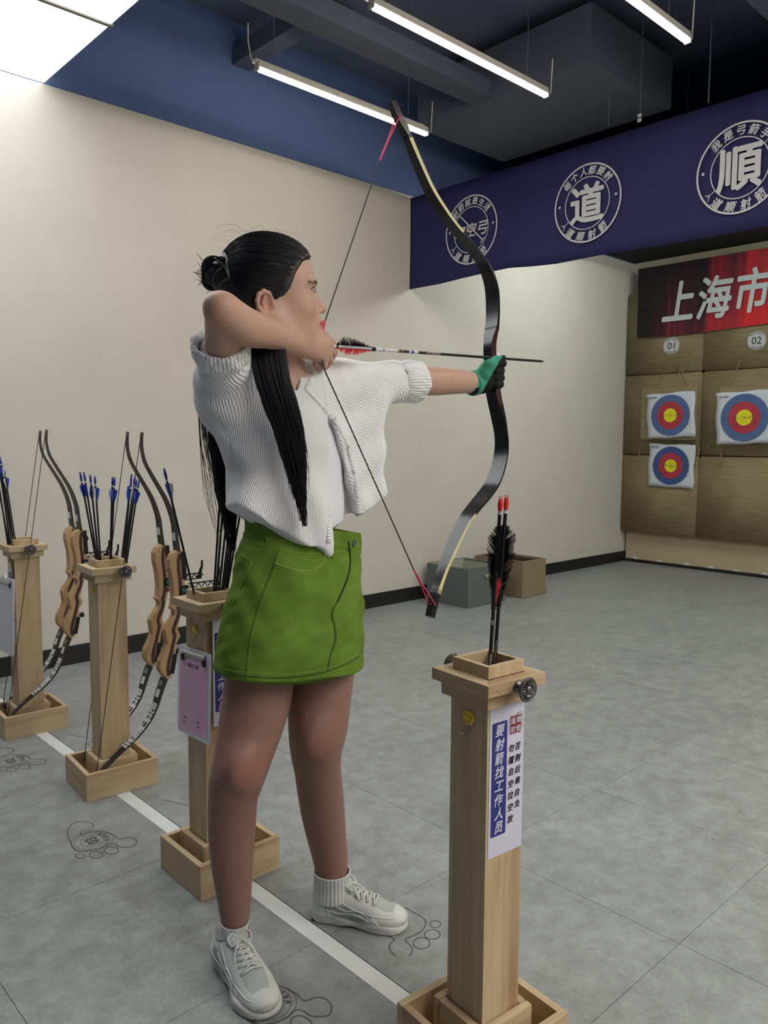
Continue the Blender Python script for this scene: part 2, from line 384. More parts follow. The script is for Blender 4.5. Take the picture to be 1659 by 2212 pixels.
for ci, (ya, yb) in enumerate(cols):
    for ri, (za, zb) in enumerate(rows):
        bm = bmesh.new(); bmesh.ops.create_cube(bm, size=1)
        for vv_ in bm.verts: vv_.co = Vector((vv_.co.x*.09, vv_.co.y*(yb-ya), vv_.co.z*(zb-za)))
        bmesh.ops.bevel(bm, geom=list(bm.edges), offset=.014, segments=3, affect='EDGES')
        me = bpy.data.meshes.new('burlap_block'); bm.to_mesh(me); bm.free()
        o = obj('burlap_block', me, M_burlap, smooth='all', loc=(XT-.105+.01, (ya+yb)/2, (za+zb)/2)); adopt(o, tw)
XF = XT-.14                                 # front face of the blocks
b = MB(); b.box((XT-.03, .5, .172), (.03, 7.3, .285)); pl = tag(obj('base_board', b, speck('plywood_board', srgb(178, 160, 132), srgb(186, 168, 140), 3, .8, .04)), 'pale plywood board along the foot of the backstop', 'board')
b = MB(); b.box((XT-.036, .5, .014), (.05, 7.3, .03)); struct('baseboard_target', b, M_black)
for i, px_ in enumerate(((1373, 1206), (1424, 1214), (1483, 1221), (1536, 1227), (1589, 1234), (1652, 1242))):
    p = on(px_[0], px_[1], 0, XT-.046); b = MB()
    pts = [(p[1]+math.cos(a)*.034*(1+.25*math.sin(3*a+i)), p[2]+.004+math.sin(a)*.016*(1+.3*math.sin(2*a+i*2))) for a in np.linspace(0, 2*math.pi, 14, endpoint=False)]
    b.prism([(q[0], q[1]) for q in pts], Matrix(((0, 0, -1, XT-.045), (1, 0, 0, 0), (0, 1, 0, 0), (0, 0, 0, 1))), .006)
    o = obj('foam_patch', b, M_white, smooth=True); adopt(o, pl) if False else None; o.parent = pl
# red event banner
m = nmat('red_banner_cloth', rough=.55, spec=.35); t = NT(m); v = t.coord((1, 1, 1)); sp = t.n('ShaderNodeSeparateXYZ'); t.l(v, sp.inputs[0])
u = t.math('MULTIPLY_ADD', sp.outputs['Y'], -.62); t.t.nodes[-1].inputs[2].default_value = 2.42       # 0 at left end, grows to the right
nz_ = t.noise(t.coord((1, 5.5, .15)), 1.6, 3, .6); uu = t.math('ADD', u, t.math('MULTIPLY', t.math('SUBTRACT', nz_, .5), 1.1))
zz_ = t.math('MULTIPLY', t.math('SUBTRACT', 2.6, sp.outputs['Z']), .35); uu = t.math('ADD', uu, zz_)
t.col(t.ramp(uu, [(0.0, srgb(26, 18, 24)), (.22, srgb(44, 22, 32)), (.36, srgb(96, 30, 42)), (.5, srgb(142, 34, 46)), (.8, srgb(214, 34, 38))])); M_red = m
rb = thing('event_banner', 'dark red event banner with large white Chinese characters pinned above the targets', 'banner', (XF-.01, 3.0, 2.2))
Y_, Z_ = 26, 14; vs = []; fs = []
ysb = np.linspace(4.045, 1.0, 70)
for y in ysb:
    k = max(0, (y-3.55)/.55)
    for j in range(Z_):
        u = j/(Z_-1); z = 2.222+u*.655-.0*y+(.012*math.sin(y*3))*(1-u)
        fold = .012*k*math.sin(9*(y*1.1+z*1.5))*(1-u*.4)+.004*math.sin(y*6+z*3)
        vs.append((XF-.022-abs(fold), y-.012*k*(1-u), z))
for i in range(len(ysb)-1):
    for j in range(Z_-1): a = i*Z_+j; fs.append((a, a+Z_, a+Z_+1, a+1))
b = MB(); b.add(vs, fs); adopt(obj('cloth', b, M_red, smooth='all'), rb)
b = MB(); 
for ch, pc, sz in (('上', (1463, 650), .40), ('海', (1543, 641), .40), ('市', (1629, 625), .40)):
    p = on(pc[0], pc[1], 0, XF-.05); glyph(b, ch, frame((XF-.041, p[1], p[2]), (0, -1, .0), (-1, 0, 0)), sz, .0095, .16, sx=.8)
o = adopt(obj('lettering', b, nmat('banner_letter', srgb(196, 205, 205), .6), fix=False), rb)
# number discs
def number_disc(px_, py_, n, lb):  # one plate per lane
    p = on(px_, py_, 0, XF-.008); M = frame((XF-.008, p[1], p[2]), (0, -1, 0), (-1, 0, 0))
    r = thing('number_sign', lb, 'sign', tuple(p)); q = MB(); q.lathe([(.0001, -.004), (.082, -.004), (.082, 0), (.0001, 0)], M, 36); adopt(obj('plate', q, nmat('sign_white', srgb(205, 205, 205), .5), smooth=30), r)
    q = MB(); ring(q, M, .0755, .078, z=.001); ring(q, M, .052, .054, z=.001); glyph(q, n, M @ Matrix.Translation((0, 0, .001)), .088, .0008)
    for txt, rr, a0, st, fl in (('我是弓箭手', .066, 90, 22, 1), ('道顺射箭', .066, 270, 22, -1)):
        for i, ch in enumerate(txt):
            a = math.radians(a0-fl*(i-(len(txt)-1)/2)*st); glyph(q, ch, M @ Matrix.Translation((rr*math.cos(a), rr*math.sin(a), .001)) @ Matrix.Rotation(a-fl*math.pi/2, 4, 'Z'), .016, .0004)
    adopt(obj('lettering', q, nmat('sign_ink', srgb(40, 42, 45), .6), fix=False), r)
number_disc(1450, 747, '01', 'round white lane sign 01 above the two stacked targets'); number_disc(1634.5, 735.5, '02', 'round white lane sign 02 above the single target at the right edge')
# paper targets
M_paper = speck('target_paper', srgb(198, 205, 214), srgb(206, 212, 220), 6, .7, .05)
TM = {k: nmat('target_'+k, c, .7) for k, c in dict(blue=srgb(78, 104, 150), red=srgb(178, 54, 68), yellow=srgb(226, 222, 20), ink=srgb(52, 60, 84), hole=srgb(30, 26, 26)).items()}
def paper_target(pc, w, h, r, tilt, holes, lb, xf, cshift=(0, 0), blue=None):
    p = on(pc[0], pc[1], 0, xf); M = frame(p, (0, -1, 0), (-1, 0, 0)) @ Matrix.Rotation(tilt, 4, 'Z'); Rr = random.Random(pc[0])
    root = thing('paper_target', lb, 'target', tuple(p), group='paper archery targets')
    vs = []; fs = []; N = 12
    for i in range(N+1):
        for j in range(N+1):
            x, y = (i/N-.5)*w, (j/N-.5)*h; k = (i/N-.5)**2+(j/N-.5)**2
            cr = .016*max(0, (j/N-.9))*10*(1 if i < 3 else .1)
            vs.append(M @ Vector((x+.006*math.sin(j*.8), y+.004*math.sin(i*.9), .002-.012*k+cr)))
    for i in range(N):
        for j in range(N): a = i*(N+1)+j; fs.append((a, a+N+1, a+N+2, a+1))
    q = MB(); q.add(vs, fs); o = obj('paper', q, M_paper, smooth='all', fix=False); sd = o.modifiers.new('s', 'SOLIDIFY'); sd.thickness = .0008; adopt(o, root)
    M2 = M @ Matrix.Translation((cshift[0], cshift[1], .0035))
    for nm, r0, mt in (('blue_ring', r, blue or TM['blue']), ('red_ring', r*.68, TM['red']), ('gold_ring', r*.34, TM['yellow'])):
        q = MB(); k = {'blue_ring': 0, 'red_ring': 1, 'gold_ring': 2}[nm]; r1 = (.68*r-.001, .34*r-.001, 0)[k]
        if r1: ring(q, M2, r1, r0, 64, z=.0003*k)
        else: disc(q, M2, r0, 48, z=.0003*k)
        adopt(obj(nm, q, mt, fix=False), root)
    q = MB()
    for f_ in (1.0, .835, .68, .51, .34, .17, .09): ring(q, M2, r*f_-.0009, r*f_+.0003, 64, z=.0014)
    for s_ in (-1, 1):
        for ch, f_ in (('9', .25), ('8', .42), ('7', .6), ('6', .76), ('5', .91)): glyph(q, ch, M2 @ Matrix.Translation((s_*r*f_, 0, .0015)), .028, .0002)
    glyph(q, '10', M2 @ Matrix.Translation((0, 0, .0015)), .028, .0002, sx=1.2)
    glyph(q, '◎ 19:52', M2 @ Matrix.Translation((-w*.36-cshift[0], h*.42, .0012)), .022, .0003); glyph(q, 'oo', M2 @ Matrix.Translation((w*.38, -h*.22, .0012)), .018)
    adopt(obj('target_print', q, TM['ink'], fix=False), root)
    q = MB()
    for i in range(holes):
        a, rr = Rr.uniform(0, 6.28), abs(Rr.gauss(0, .45))*r if i > holes*.4 else r*Rr.uniform(.4, .75)
        if i <= holes*.4: a = Rr.gauss(3.9, .35)
        x, y = rr*math.cos(a), rr*math.sin(a); s_ = Rr.uniform(.0025, .0055)
        poly(q, M2, [(x+s_*math.cos(t_)*Rr.uniform(.5, 1.3), y+s_*math.sin(t_)*Rr.uniform(.5, 1.3)) for t_ in np.linspace(0, 6.28, 6, endpoint=False)], .0019)
    if holes: o = adopt(obj('arrow_holes', q, TM['hole'], fix=False), root); o['kind'] = 'stuff'
    return root
# burlap pad hung on strings behind target one
pad = thing('target_pad', 'small burlap pad hung on strings behind the topmost left target', 'target pad', tuple(on(1447, 900, 0, XF-.02)))
pc = on(1444, 893, 0, XF-.05); b = MB(); b.box((XF-.035, pc[1], pc[2]), (.06, .56, .50), bev=.015); adopt(obj('pad', b, M_burlap, smooth=True), pad)
pad2 = thing('target_pad', 'burlap pad hung behind the target at the right edge', 'target pad', tuple(on(1610, 900, 0, XF-.02)))
pc = on(1612, 893, 0, XF-.05); b = MB(); b.box((XF-.035, pc[1], pc[2]), (.06, .5, .48), bev=.015); adopt(obj('pad', b, M_burlap, smooth=True), pad2)
def string(px_pts, root, r=.003):
    P_ = [on(x, y, 0, XF-.012-.004*(i % 2)) for i, (x, y) in enumerate(px_pts)]; q = MB(); q.tube(P_, r, 5); adopt(obj('string', q, M_string, smooth=True), root)
string([(1417, 834), (1430, 812), (1442, 793)], pad); string([(1485, 832), (1475, 805), (1469, 786)], pad); string([(1433, 798), (1440, 795), (1436, 792)], pad)
string([(1466, 810), (1470, 788), (1474, 808)], pad); string([(1392, 958), (1382, 972), (1380, 988)], pad); string([(1493, 950), (1490, 962), (1494, 970)], pad); string([(1490, 948), (1510, 968), (1502, 1008)], pad); string([(1511, 968), (1508, 1012)], pad)
string([(1570, 845), (1588, 805), (1601, 775)], pad2); string([(1600, 788), (1601, 776), (1608, 788)], pad2); string([(1536, 955), (1525, 972)], pad2); string([(1556, 965), (1560, 985), (1554, 1006)], pad2); string([(1560, 968), (1555, 990), (1558, 1008)], pad2)
paper_target((1448, 897), .475, .42, .192, .05, 6, 'paper target with clean yellow centre hung highest on the left', XF-.085)
paper_target((1608, 902), .5, .46, .208, .04, 40, 'paper target pierced by many arrows at the right edge under sign 02', XF-.085)
paper_target((1449, 1006), .46, .41, .182, -.02, 40, 'darker paper target pinned below another under sign 01', XF-.02, blue=nmat('target_blue_dark', srgb(62, 82, 136), .7))

# ------------------------------------------------------------------ storage boxes by the wall
m = nmat('grey_fabric', rough=.9, spec=.2); t = NT(m); v = t.coord(); t.col(t.ramp(t.noise(v, 120, 2), [(.3, srgb(88, 96, 96)), (.7, srgb(102, 110, 109))])); M_gf = m
m = nmat('beige_fabric', rough=.9, spec=.2); t = NT(m); v = t.coord(); t.col(t.ramp(t.noise(v, 120, 2), [(.3, srgb(128, 112, 88)), (.7, srgb(142, 126, 102))])); M_bf = m
def open_box(x0, y0, x1, y1, h, mt, mlin, label, handle=None):
    r = thing('storage_box', label, 'storage box', (x0, y0, 0)); w, d = x1-x0, y1-y0; th = .012
    for nm, c, s_ in (('side_panel', (w/2, th/2, h/2), (w, th, h)), ('side_panel', (w/2, d-th/2, h/2), (w, th, h)), ('side_panel', (th/2, d/2, h/2), (th, d-2*th, h)), ('side_panel', (w-th/2, d/2, h/2), (th, d-2*th, h))):
        q = MB(); q.box(c, s_, bev=.002); obj(nm, q, mt, r)
    q = MB(); q.box((w/2, d/2, .008), (w-2*th, d-2*th, .01)); obj('bottom', q, mlin, r)
    q = MB(); q.box((w/2, -.003, .018), (w+.02, .006, .03)); q.box((-.003, d/2, .018), (.006, d+.01, .03)); obj('base_trim', q, mt, r)
    for c, s_ in (((w/2, th+.001, h/2+.01), (w-2*th, .002, h-.03)), ((w/2, d-th-.001, h/2+.01), (w-2*th, .002, h-.03)), ((w-th-.001, d/2, h/2), (.002, d-2*th, h-.03)), ((th+.001, d/2, h/2), (.002, d-2*th, h-.03))): q = MB(); q.box(c, s_); obj('lining', q, mlin, r)
    return r
g = open_box(4.30, 3.69, 4.72, 4.10, .285, M_gf, nmat('pale_lining', srgb(158, 158, 142), .8), 'grey fabric storage box with pale lining and leather handle by the wall')
q = MB(); q.box((.27, -.008, .215), (.13, .006, .012), bev=.002); q.lathe([(.0001, 0), (.014, 0), (.014, .006), (.0001, .008)], frame((.2, -.004, .215), (1, 0, 0), (0, -1, 0)), 16); q.lathe([(.0001, 0), (.014, 0), (.014, .006), (.0001, .008)], frame((.34, -.004, .215), (1, 0, 0), (0, -1, 0)), 16); obj('handle', q, nmat('tan_leather', srgb(160, 145, 115), .6), g)
g = open_box(4.90, 3.655, 5.20, 4.13, .285, M_bf, nmat('brown_lining', srgb(70, 58, 48), .9), 'beige fabric storage box holding papers beside the grey one')
for a, c in ((.15, (.15, .11, .2)), (-.15, (.14, .33, .2))): q = MB(); q.box((0, 0, 0), (.12, .16, .08), M=Matrix.Translation(c) @ Matrix.Rotation(a, 4, 'X') @ Matrix.Rotation(.4, 4, 'Z')); o = tag(obj('paper_stack', q, M_paper), 'white paper %s inside the beige storage box' % ('at the front' if a > 0 else 'further back'), 'paper', 'papers in the beige box'); o.location = (4.90, 3.655, .0)

# ------------------------------------------------------------------ engraved footprints on the floor
def fl2(x, y): p = on(x, y, 2, 0.0); return (p[0], p[1])
def smooth_closed(P, n=6, closed=True):
    P = np.array(P, float); k = len(P); out = []
    rng_ = range(k if closed else k-1)
    for i in rng_:
        g_ = lambda j: P[j % k] if closed else P[min(max(j, 0), k-1)]
        p0, p1, p2, p3 = g_(i-1), g_(i), g_(i+1), g_(i+2)
        for s_ in range(n):
            u = s_/n; out.append(.5*((2*p1)+(-p0+p2)*u+(2*p0-5*p1+4*p2-p3)*u*u+(-p0+3*p1-3*p2+p3)*u**3))
    if not closed: out.append(P[-1])
    return np.array(out)
def flat_line(mb, P, w, closed=True, z=.0006):
    k = len(P); vs = []; fs = []
    for i in range(k):
        a = P[(i-1) % k] if closed else P[max(i-1, 0)]; c_ = P[(i+1) % k] if closed else P[min(i+1, k-1)]
        d = np.array(c_)-np.array(a); d = d/(np.linalg.norm(d)+1e-9); n_ = np.array([-d[1], d[0]])*w/2
        vs += [(*(P[i]-n_), z), (*(P[i]+n_), z)]
    for i in range(k if closed else k-1): j = (i+1) % k; fs.append((2*i, 2*j, 2*j+1, 2*i+1))
    mb.add(vs, fs)
S_ = 3.95
foot = [(795, 1520), (780, 1495), (710, 1478), (640, 1490), (590, 1530), (577, 1580), (590, 1630), (620, 1690), (650, 1725), (700, 1735), (800, 1722), (880, 1700), (940, 1672), (985, 1675), (1020, 1695), (1080, 1700), (1140, 1690), (1168, 1655), (1150, 1625), (1100, 1617), (1040, 1628), (1005, 1628), (975, 1600), (900, 1570), (820, 1560), (760, 1570), (715, 1587), (690, 1590), (685, 1580), (700, 1565), (760, 1550)]
F1 = smooth_closed([fl2(x/S_, 1400+y/S_) for x, y in foot])
toes = [[fl2((cx+rx*math.cos(a))/S_, 1400+(cy+ry*math.sin(a))/S_) for a in np.linspace(0, 2*math.pi, 24, endpoint=False)] for cx, cy, rx, ry in ((686, 1775, 40, 20), (820, 1765, 57, 28), (950, 1728, 62, 32))]
cen = np.array(fl2(787/S_, 1400+1645/S_))
def foot_marks(dy, num, dx):
    q = MB(); o_ = np.array([dx, dy]); cn = cen+np.array([dx, 0])
    flat_line(q, F1+o_, .0032)
    for t_ in toes: flat_line(q, np.array(t_)+o_, .003)
    for r_ in (.060, .050, .034): flat_line(q, np.array([[cn[0]+r_*math.cos(a), cn[1]+dy+r_*math.sin(a)] for a in np.linspace(0, 2*math.pi, 48, endpoint=False)]), .0014)
    Mf = frame((cn[0], cn[1]+dy, .0008), (0, 1, 0), (0, 0, 1))
    glyph(q, num, Mf, .046, .0016)
    for i, ch in enumerate('道顺射箭'): a = math.radians(270+(i-1.5)*24); glyph(q, ch, Mf @ Matrix.Translation((.042*math.cos(a), .042*math.sin(a), 0)) @ Matrix.Rotation(a+math.pi/2, 4, 'Z'), .012, .0002)
    o = obj('footprint_marking', q, M_print, floor, fix=False); o['label'] = 'engraved cartoon footprint numbered %s behind the white line' % num
foot_marks(0, '03', 0); foot_marks(.787, '02', .022); foot_marks(-.930, '04', -.011); foot_marks(1.57, '01', .03)
S4 = 4.1475
ln = [(150, 0), (230, 50), (300, 90), (330, 130), (320, 180), (270, 230), (160, 280), (150, 300), (190, 340), (212, 380), (200, 420), (175, 440)]
ln2 = [(65, 440), (20, 400), (5, 360), (20, 320), (48, 300), (40, 280), (-10, 258), (-200, 210), (-400, 150)]
A1 = smooth_closed([fl2(840+x/S4, 1960+y/S4) for x, y in ln], closed=False); A2 = smooth_closed([fl2(840+x/S4, 1960+y/S4) for x, y in ln2], closed=False)
toes2 = [np.array([fl2(840+(cx+rx*math.cos(a))/S4, 1960+(cy+ry*math.sin(a))/S4) for a in np.linspace(0, 2*math.pi, 24, endpoint=False)]) for cx, cy, rx, ry in ((418, 152, 48, 30), (390, 243, 70, 43), (293, 322, 75, 50))]
for dy, nm_ in ((0, 'under the front shoe'), (.93, 'beside the stand with the score sheet'), (1.73, 'beside the middle stand')):
    q = MB(); o_ = np.array([0, dy]); flat_line(q, A1+o_, .0032, False); flat_line(q, A2+o_, .0032, False)
    for t_ in toes2: flat_line(q, t_+o_, .003)
    o = obj('footprint_marking', q, M_print, floor, fix=False); o['label'] = 'engraved cartoon footprint beyond the white line, '+nm_
# ------------------------------------------------------------------ wood
def pine(name, axis, c1, c2, c3, seed=0):
    m = nmat(name, rough=.55, spec=.35); t = NT(m)
    sc = {'Z': (1, 1, .06), 'X': (.06, 1, 1), 'Y': (1, .06, 1)}[axis]
    oi = t.n('ShaderNodeObjectInfo'); cc = t.n('ShaderNodeTexCoord'); ad = t.n('ShaderNodeVectorMath', operation='ADD'); t.l(cc.outputs['Object'], ad.inputs[0])
    sm = t.n('ShaderNodeVectorMath', operation='SCALE'); sm.inputs[0].default_value = (3.1, 5.7, 9.3); t.l(oi.outputs['Random'], sm.inputs['Scale']); t.l(sm.outputs[0], ad.inputs[1])
    mp = t.n('ShaderNodeMapping'); mp.inputs['Scale'].default_value = sc; t.l(ad.outputs[0], mp.inputs[0]); v = mp.outputs[0]
    f = t.noise(v, 26, 5, .6, .6); g = t.noise(v, 130, 3, .6); h = t.noise(ad.outputs[0], 3, 2)
    c = t.ramp(f, [(.28, c1), (.5, c2), (.72, c3)]); c = t.mix(.25, c, t.ramp(g, [(.3, c1), (.7, c3)]), 'MIX'); 
    c = t.mix(t.math('MULTIPLY', h, .35), c, c2)
    k = t.noise(v, 9, 3, .5, .4); c = t.mix(t.ramp(k, [(.60, (0, 0, 0, 1)), (.70, (.55, .55, .55, 1))]), c, srgb(138, 100, 70)); t.col(c); t.bump(g, .06, .001); return m
W1, W2, W3 = srgb(156, 128, 92), srgb(192, 170, 134), srgb(206, 188, 154)
M_pz = pine('pine_vertical', 'Z', W1, W2, W3); M_px = pine('pine_along_x', 'X', W1, W2, W3); M_py = pine('pine_along_y', 'Y', W1, W2, W3)
M_knot = nmat('nail_hole', srgb(60, 42, 28), .8)
M_iron = nmat('dark_pewter', srgb(110, 106, 102), .32, .85)
M_steel = nmat('bright_steel', srgb(190, 190, 190), .25, 1)
M_smile = nmat('yellow_enamel', srgb(244, 206, 50), .4); M_ink = nmat('black_ink', srgb(25, 24, 26), .6); M_redink = nmat('red_ink', srgb(165, 40, 40), .6)
M_blueink = nmat('blue_ink', srgb(38, 44, 120), .5); M_sign = nmat('sign_paper', srgb(205, 203, 218), .45); M_seal = nmat('seal_red', srgb(120, 30, 42), .6)

def knob_mb(M):
    q = MB(); q.lathe([(.0001, 0), (.011, 0), (.012, .003), (.010, .006), (.0055, .009), (.005, .016), (.009, .019), (.021, .021), (.023, .024), (.021, .027), (.018, .0275), (.016, .0262), (.008, .0262), (.0075, .0285), (.0045, .031), (.0001, .0315)], M, 32)
    for k in range(18):
        a = 2*math.pi*k/18; d = Vector((math.cos(a), math.sin(a), 0))
        q.tube([M @ (d*.0085+Vector((0, 0, .0268))), M @ (d*.012+Vector((0, 0, .0285))), M @ (d*.0168+Vector((0, 0, .0272)))], [.0008, .0017, .001], 6)
    return q
def stand(x, y, rz, label, smiley=True, kx=0.0, off=(0, 0)):
    r = thing('bow_stand', label, 'stand', (x, y, 0), rz, 'pine bow stands along the white line')
    w, d, h, t = .248, .226, .093, .016
    for c, s_, m in (((0, -d/2+t/2, h/2), (w, t, h), M_px), ((0, d/2-t/2, h/2), (w, t, h), M_px), ((-w/2+t/2, 0, h/2), (t, d-2*t, h), M_py), ((w/2-t/2, 0, h/2), (t, d-2*t, h), M_py)):
        q = MB(); q.box(c, s_, bev=.0012); obj('tray_side', q, m, r)
    q = MB(); q.box((0, 0, .006), (w-2*t, d-2*t, .01)); obj('tray_bottom', q, M_px, r)
    for sy in (-1, 1):
        q = MB(); q.box((0, sy*.060, .06), (.138, .018, .1), bev=.006); obj('plinth_board', q, M_px, r, smooth=30)
    for sx in (-1, 1):
        q = MB(); q.box((sx*.060, 0, .06), (.018, .1025, .1), bev=.005); obj('plinth_board', q, M_py, r, smooth=30)
    a = .049; tt = .011
    for c, s_ in (((0, -a+tt/2, .413), (2*a, tt, .655)), ((0, a-tt/2, .413), (2*a, tt, .655)), ((-a+tt/2, 0, .413), (tt, 2*(a-tt), .655)), ((a-tt/2, 0, .413), (tt, 2*(a-tt), .655))):
        q = MB(); q.box(c, s_, bev=.0012); obj('shaft_board', q, M_pz, r)
    q = MB(); q.box((0, 0, .3), (2*(a-tt)-.001, 2*(a-tt)-.001, .01)); obj('inner_floor', q, M_px, r)
    for (ho, hi, z0, z1, nm) in ((.0625, a+.0005, .722, .749, 'moulding'), (.0755, a-.0, .749, .7715, 'cap_slab'), (.0475, .0365, .7715, .7945, 'collar_side')):
        for k in range(4):
            A = math.pi/2*k; c, s_ = math.cos(A), math.sin(A); P = [(-ho, -ho), (ho, -ho), (hi, -hi), (-hi, -hi)]
            P = [(p[0]*c-p[1]*s_, p[0]*s_+p[1]*c) for p in P]
            q = MB(); q.prism([(p[0]*.9995, p[1]*.9995) for p in P], Matrix.Translation((0, 0, z0)), z1-z0); obj(nm, q, (M_px if nm != 'collar_side' else M_pz) if k % 2 == 0 else (M_py if nm != 'collar_side' else M_pz), r, bevel=.0008)
    for sy in (-1, 1):
        o = obj('knob', knob_mb(frame((kx, sy*.0755, .758), (1, 0, 0), (0, sy, 0))), M_iron, r, smooth=35); o['label'] = 'dark metal rosette knob'
    q = MB(); Rr = random.Random(int(y*100))
    for face, n_ in ((0, 9), (1, 9)):
        for k in range(n_):
            u = Rr.uniform(-.07, .07); z, dd = (Rr.uniform(.753, .768), .0756) if k < 5 else (Rr.uniform(.727, .744), .0626)
            if dd < .07: u *= .85
            M = frame((u, -dd, z), (1, 0, 0), (0, -1, 0)) if face == 0 else frame((-dd, u, z), (0, -1, 0), (-1, 0, 0)); disc(q, M, .0011, 8)
    for k in range(7):
        M = frame((-.0491, Rr.choice([-.044, .044]), Rr.uniform(.15, .7)), (0, -1, 0), (-1, 0, 0)); disc(q, M, .0011, 8)
    o = obj('nail_holes', q, M_knot, r, fix=False); o['kind'] = 'stuff'
    if smiley: 
        M = frame((-.0492, -.002, .69), (0, -1, 0), (-1, 0, 0))
        q = MB(); q.lathe([(.0001, 0), (.0135, 0), (.014, .0015), (.0125, .0035), (.0001, .0042)], M, 28); h_ = obj('hook', q, M_smile, r, smooth='all'); h_['label'] = 'yellow smiling-face hook'
        q = MB(); M2 = M @ Matrix.Translation((0, 0, .0046)); disc(q, M2, .0014, 10, c=(-.004, .004)); disc(q, M2, .0014, 10, c=(.004, .004))
        flat = [(.0078*math.cos(a_), .0078*math.sin(a_)-.0005) for a_ in np.linspace(math.radians(205), math.radians(335), 12)]
        for i in range(11): line2(q, M2, flat[i], flat[i+1], .0011)
        obj('face_print', q, M_ink, h_, fix=False)
        q = MB(); disc(q, M2, .0018, 10, c=(.0085, .0005)); obj('red_dot', q, M_redink, h_, fix=False)
        q = MB(); q.tube([M @ Vector(p) for p in ((0, -.012, .001), (0, -.026, .001), (0, -.031, .004), (0, -.032, .009), (0, -.029, .013))], .0009, 6); q.tube([M @ Vector(p) for p in ((-.004, -.022, .001), (-.006, -.029, .004), (-.008, -.031, .011), (-.01, -.027, .015))], .0008, 6)
        obj('hook_wire', q, M_steel, h_, smooth=True)
    for ch in r.children:
        if 'tray' not in ch.name: ch.location = (off[0], off[1], 0)
    return r
R_ = math.radians
s4 = stand(1.146, .930, R_(-5.5), 'nearest pine bow stand with sign and two feathered arrows')
s3 = stand(1.127, 1.866, R_(-1), 'pine bow stand behind the archer with pink score sheet', off=(-.012, .012))
s2 = stand(1.147, 2.612, R_(-4.5), 'pine bow stand holding the fan of blue-vaned arrows', kx=.028)
s1 = stand(1.125, 3.362, R_(-3), 'pine bow stand at the left edge with a white clipboard')
# nails under slab etc. are in nail_holes; signs
def sign(root, M, w, h, label):
    q = MB(); q.box((0, 0, .0004), (w, h, .0006), M=M); s_ = obj('sign', q, M_sign, root); s_['label'] = label
    X = lambda u: (u-.5)*w
    Yv = lambda v: (.5-v)*h
    q = MB(); M1 = M @ Matrix.Translation((0, 0, .0009)); x0, x1, y0, y1 = X(.06), X(.5), Yv(.865), Yv(.12); rr = .003
    pts = []
    for cx_, cy_, a0 in ((x1-rr, y1-rr, 0), (x0+rr, y1-rr, 90), (x0+rr, y0+rr, 180), (x1-rr, y0+rr, 270)):
        pts += [(cx_+rr*math.cos(R_(a0+k*22.5)), cy_+rr*math.sin(R_(a0+k*22.5))) for k in range(5)]
    poly(q, M1, pts, 0); obj('blue_strip', q, M_blueink, s_, fix=False)
    q = MB(); M2 = M @ Matrix.Translation((0, 0, .0012)); sz = w*.27
    for i, ch in enumerate('要射箭找工作人员'): glyph(q, ch, M2 @ Matrix.Translation((X(.285), Yv(.175+i*(.81-.175)/7), 0)), sz, w*.0058, .22, sx=.95)
    obj('white_characters', q, M_sign, s_, fix=False)
    q = MB()
    for i, ch in enumerate('勿擅自空拉空放'): glyph(q, ch, M1 @ Matrix.Translation((X(.635), Yv(.315+i*(.785-.315)/6), 0)), w*.17, w*.0055, .2)
    for i, ch in enumerate('否则后果自负'): glyph(q, ch, M1 @ Matrix.Translation((X(.83), Yv(.315+i*(.70-.315)/5), 0)), w*.17, w*.0055, .2)
    obj('black_characters', q, M_ink, s_, fix=False)
    q = MB(); Rr = random.Random(3)
    c0 = (X(.75), Yv(.165)); hw, hh = w*.165, w*.19
    edge = []
    for a_ in np.linspace(0, 2*math.pi, 40, endpoint=False):
        k = 1/max(abs(math.cos(a_)), abs(math.sin(a_))); edge.append((c0[0]+hw*math.cos(a_)*k*Rr.uniform(.95, 1.04), c0[1]+hh*math.sin(a_)*k*Rr.uniform(.95, 1.04)))
    poly(q, M1, edge, 0); line2(q, M1, (c0[0]-hw*1.15, c0[1]+hh*.9), (c0[0]-hw*1.2, c0[1]-hh*.9), w*.012); line2(q, M1, (c0[0]+hw*1.18, c0[1]+hh*1.1), (c0[0]+hw*1.22, c0[1]-hh*.6), w*.012); line2(q, M1, (c0[0], c0[1]+hh*1.12), (c0[0]+hw*1.1, c0[1]+hh*1.28), w*.014)
    obj('red_seal', q, M_seal, s_, fix=False)
    q = MB()
    for ch, dx, dy in (('道', -.5, .48), ('順', .5, .48), ('射', -.5, -.5), ('箭', .5, -.5)): glyph(q, ch, M2 @ Matrix.Translation((c0[0]+dx*hw, c0[1]+dy*hh, 0)), w*.15, w*.0022)
    obj('seal_characters', q, M_sign, s_, fix=False)
    return s_
sign(s4, frame((.002, -.0492, .577), (1, 0, 0), (0, -1, 0)), .090, .292, 'paper notice with blue strip and red seal')
sign(s3, frame((.002, -.0492, .577), (1, 0, 0), (0, -1, 0)), .090, .292, 'paper notice with blue strip, half hidden by the archer')
sg = sign(s1, frame((-.0492, -.002, .53), (0, -1, 0), (-1, 0, 0)), .088, .33, 'paper notice partly behind the clipboard')
q = MB(); q.box((-.0505, -.034, .675), (.002, .03, .07)); obj('photo_card', q, nmat('dark_card', srgb(35, 25, 28), .5), s1)

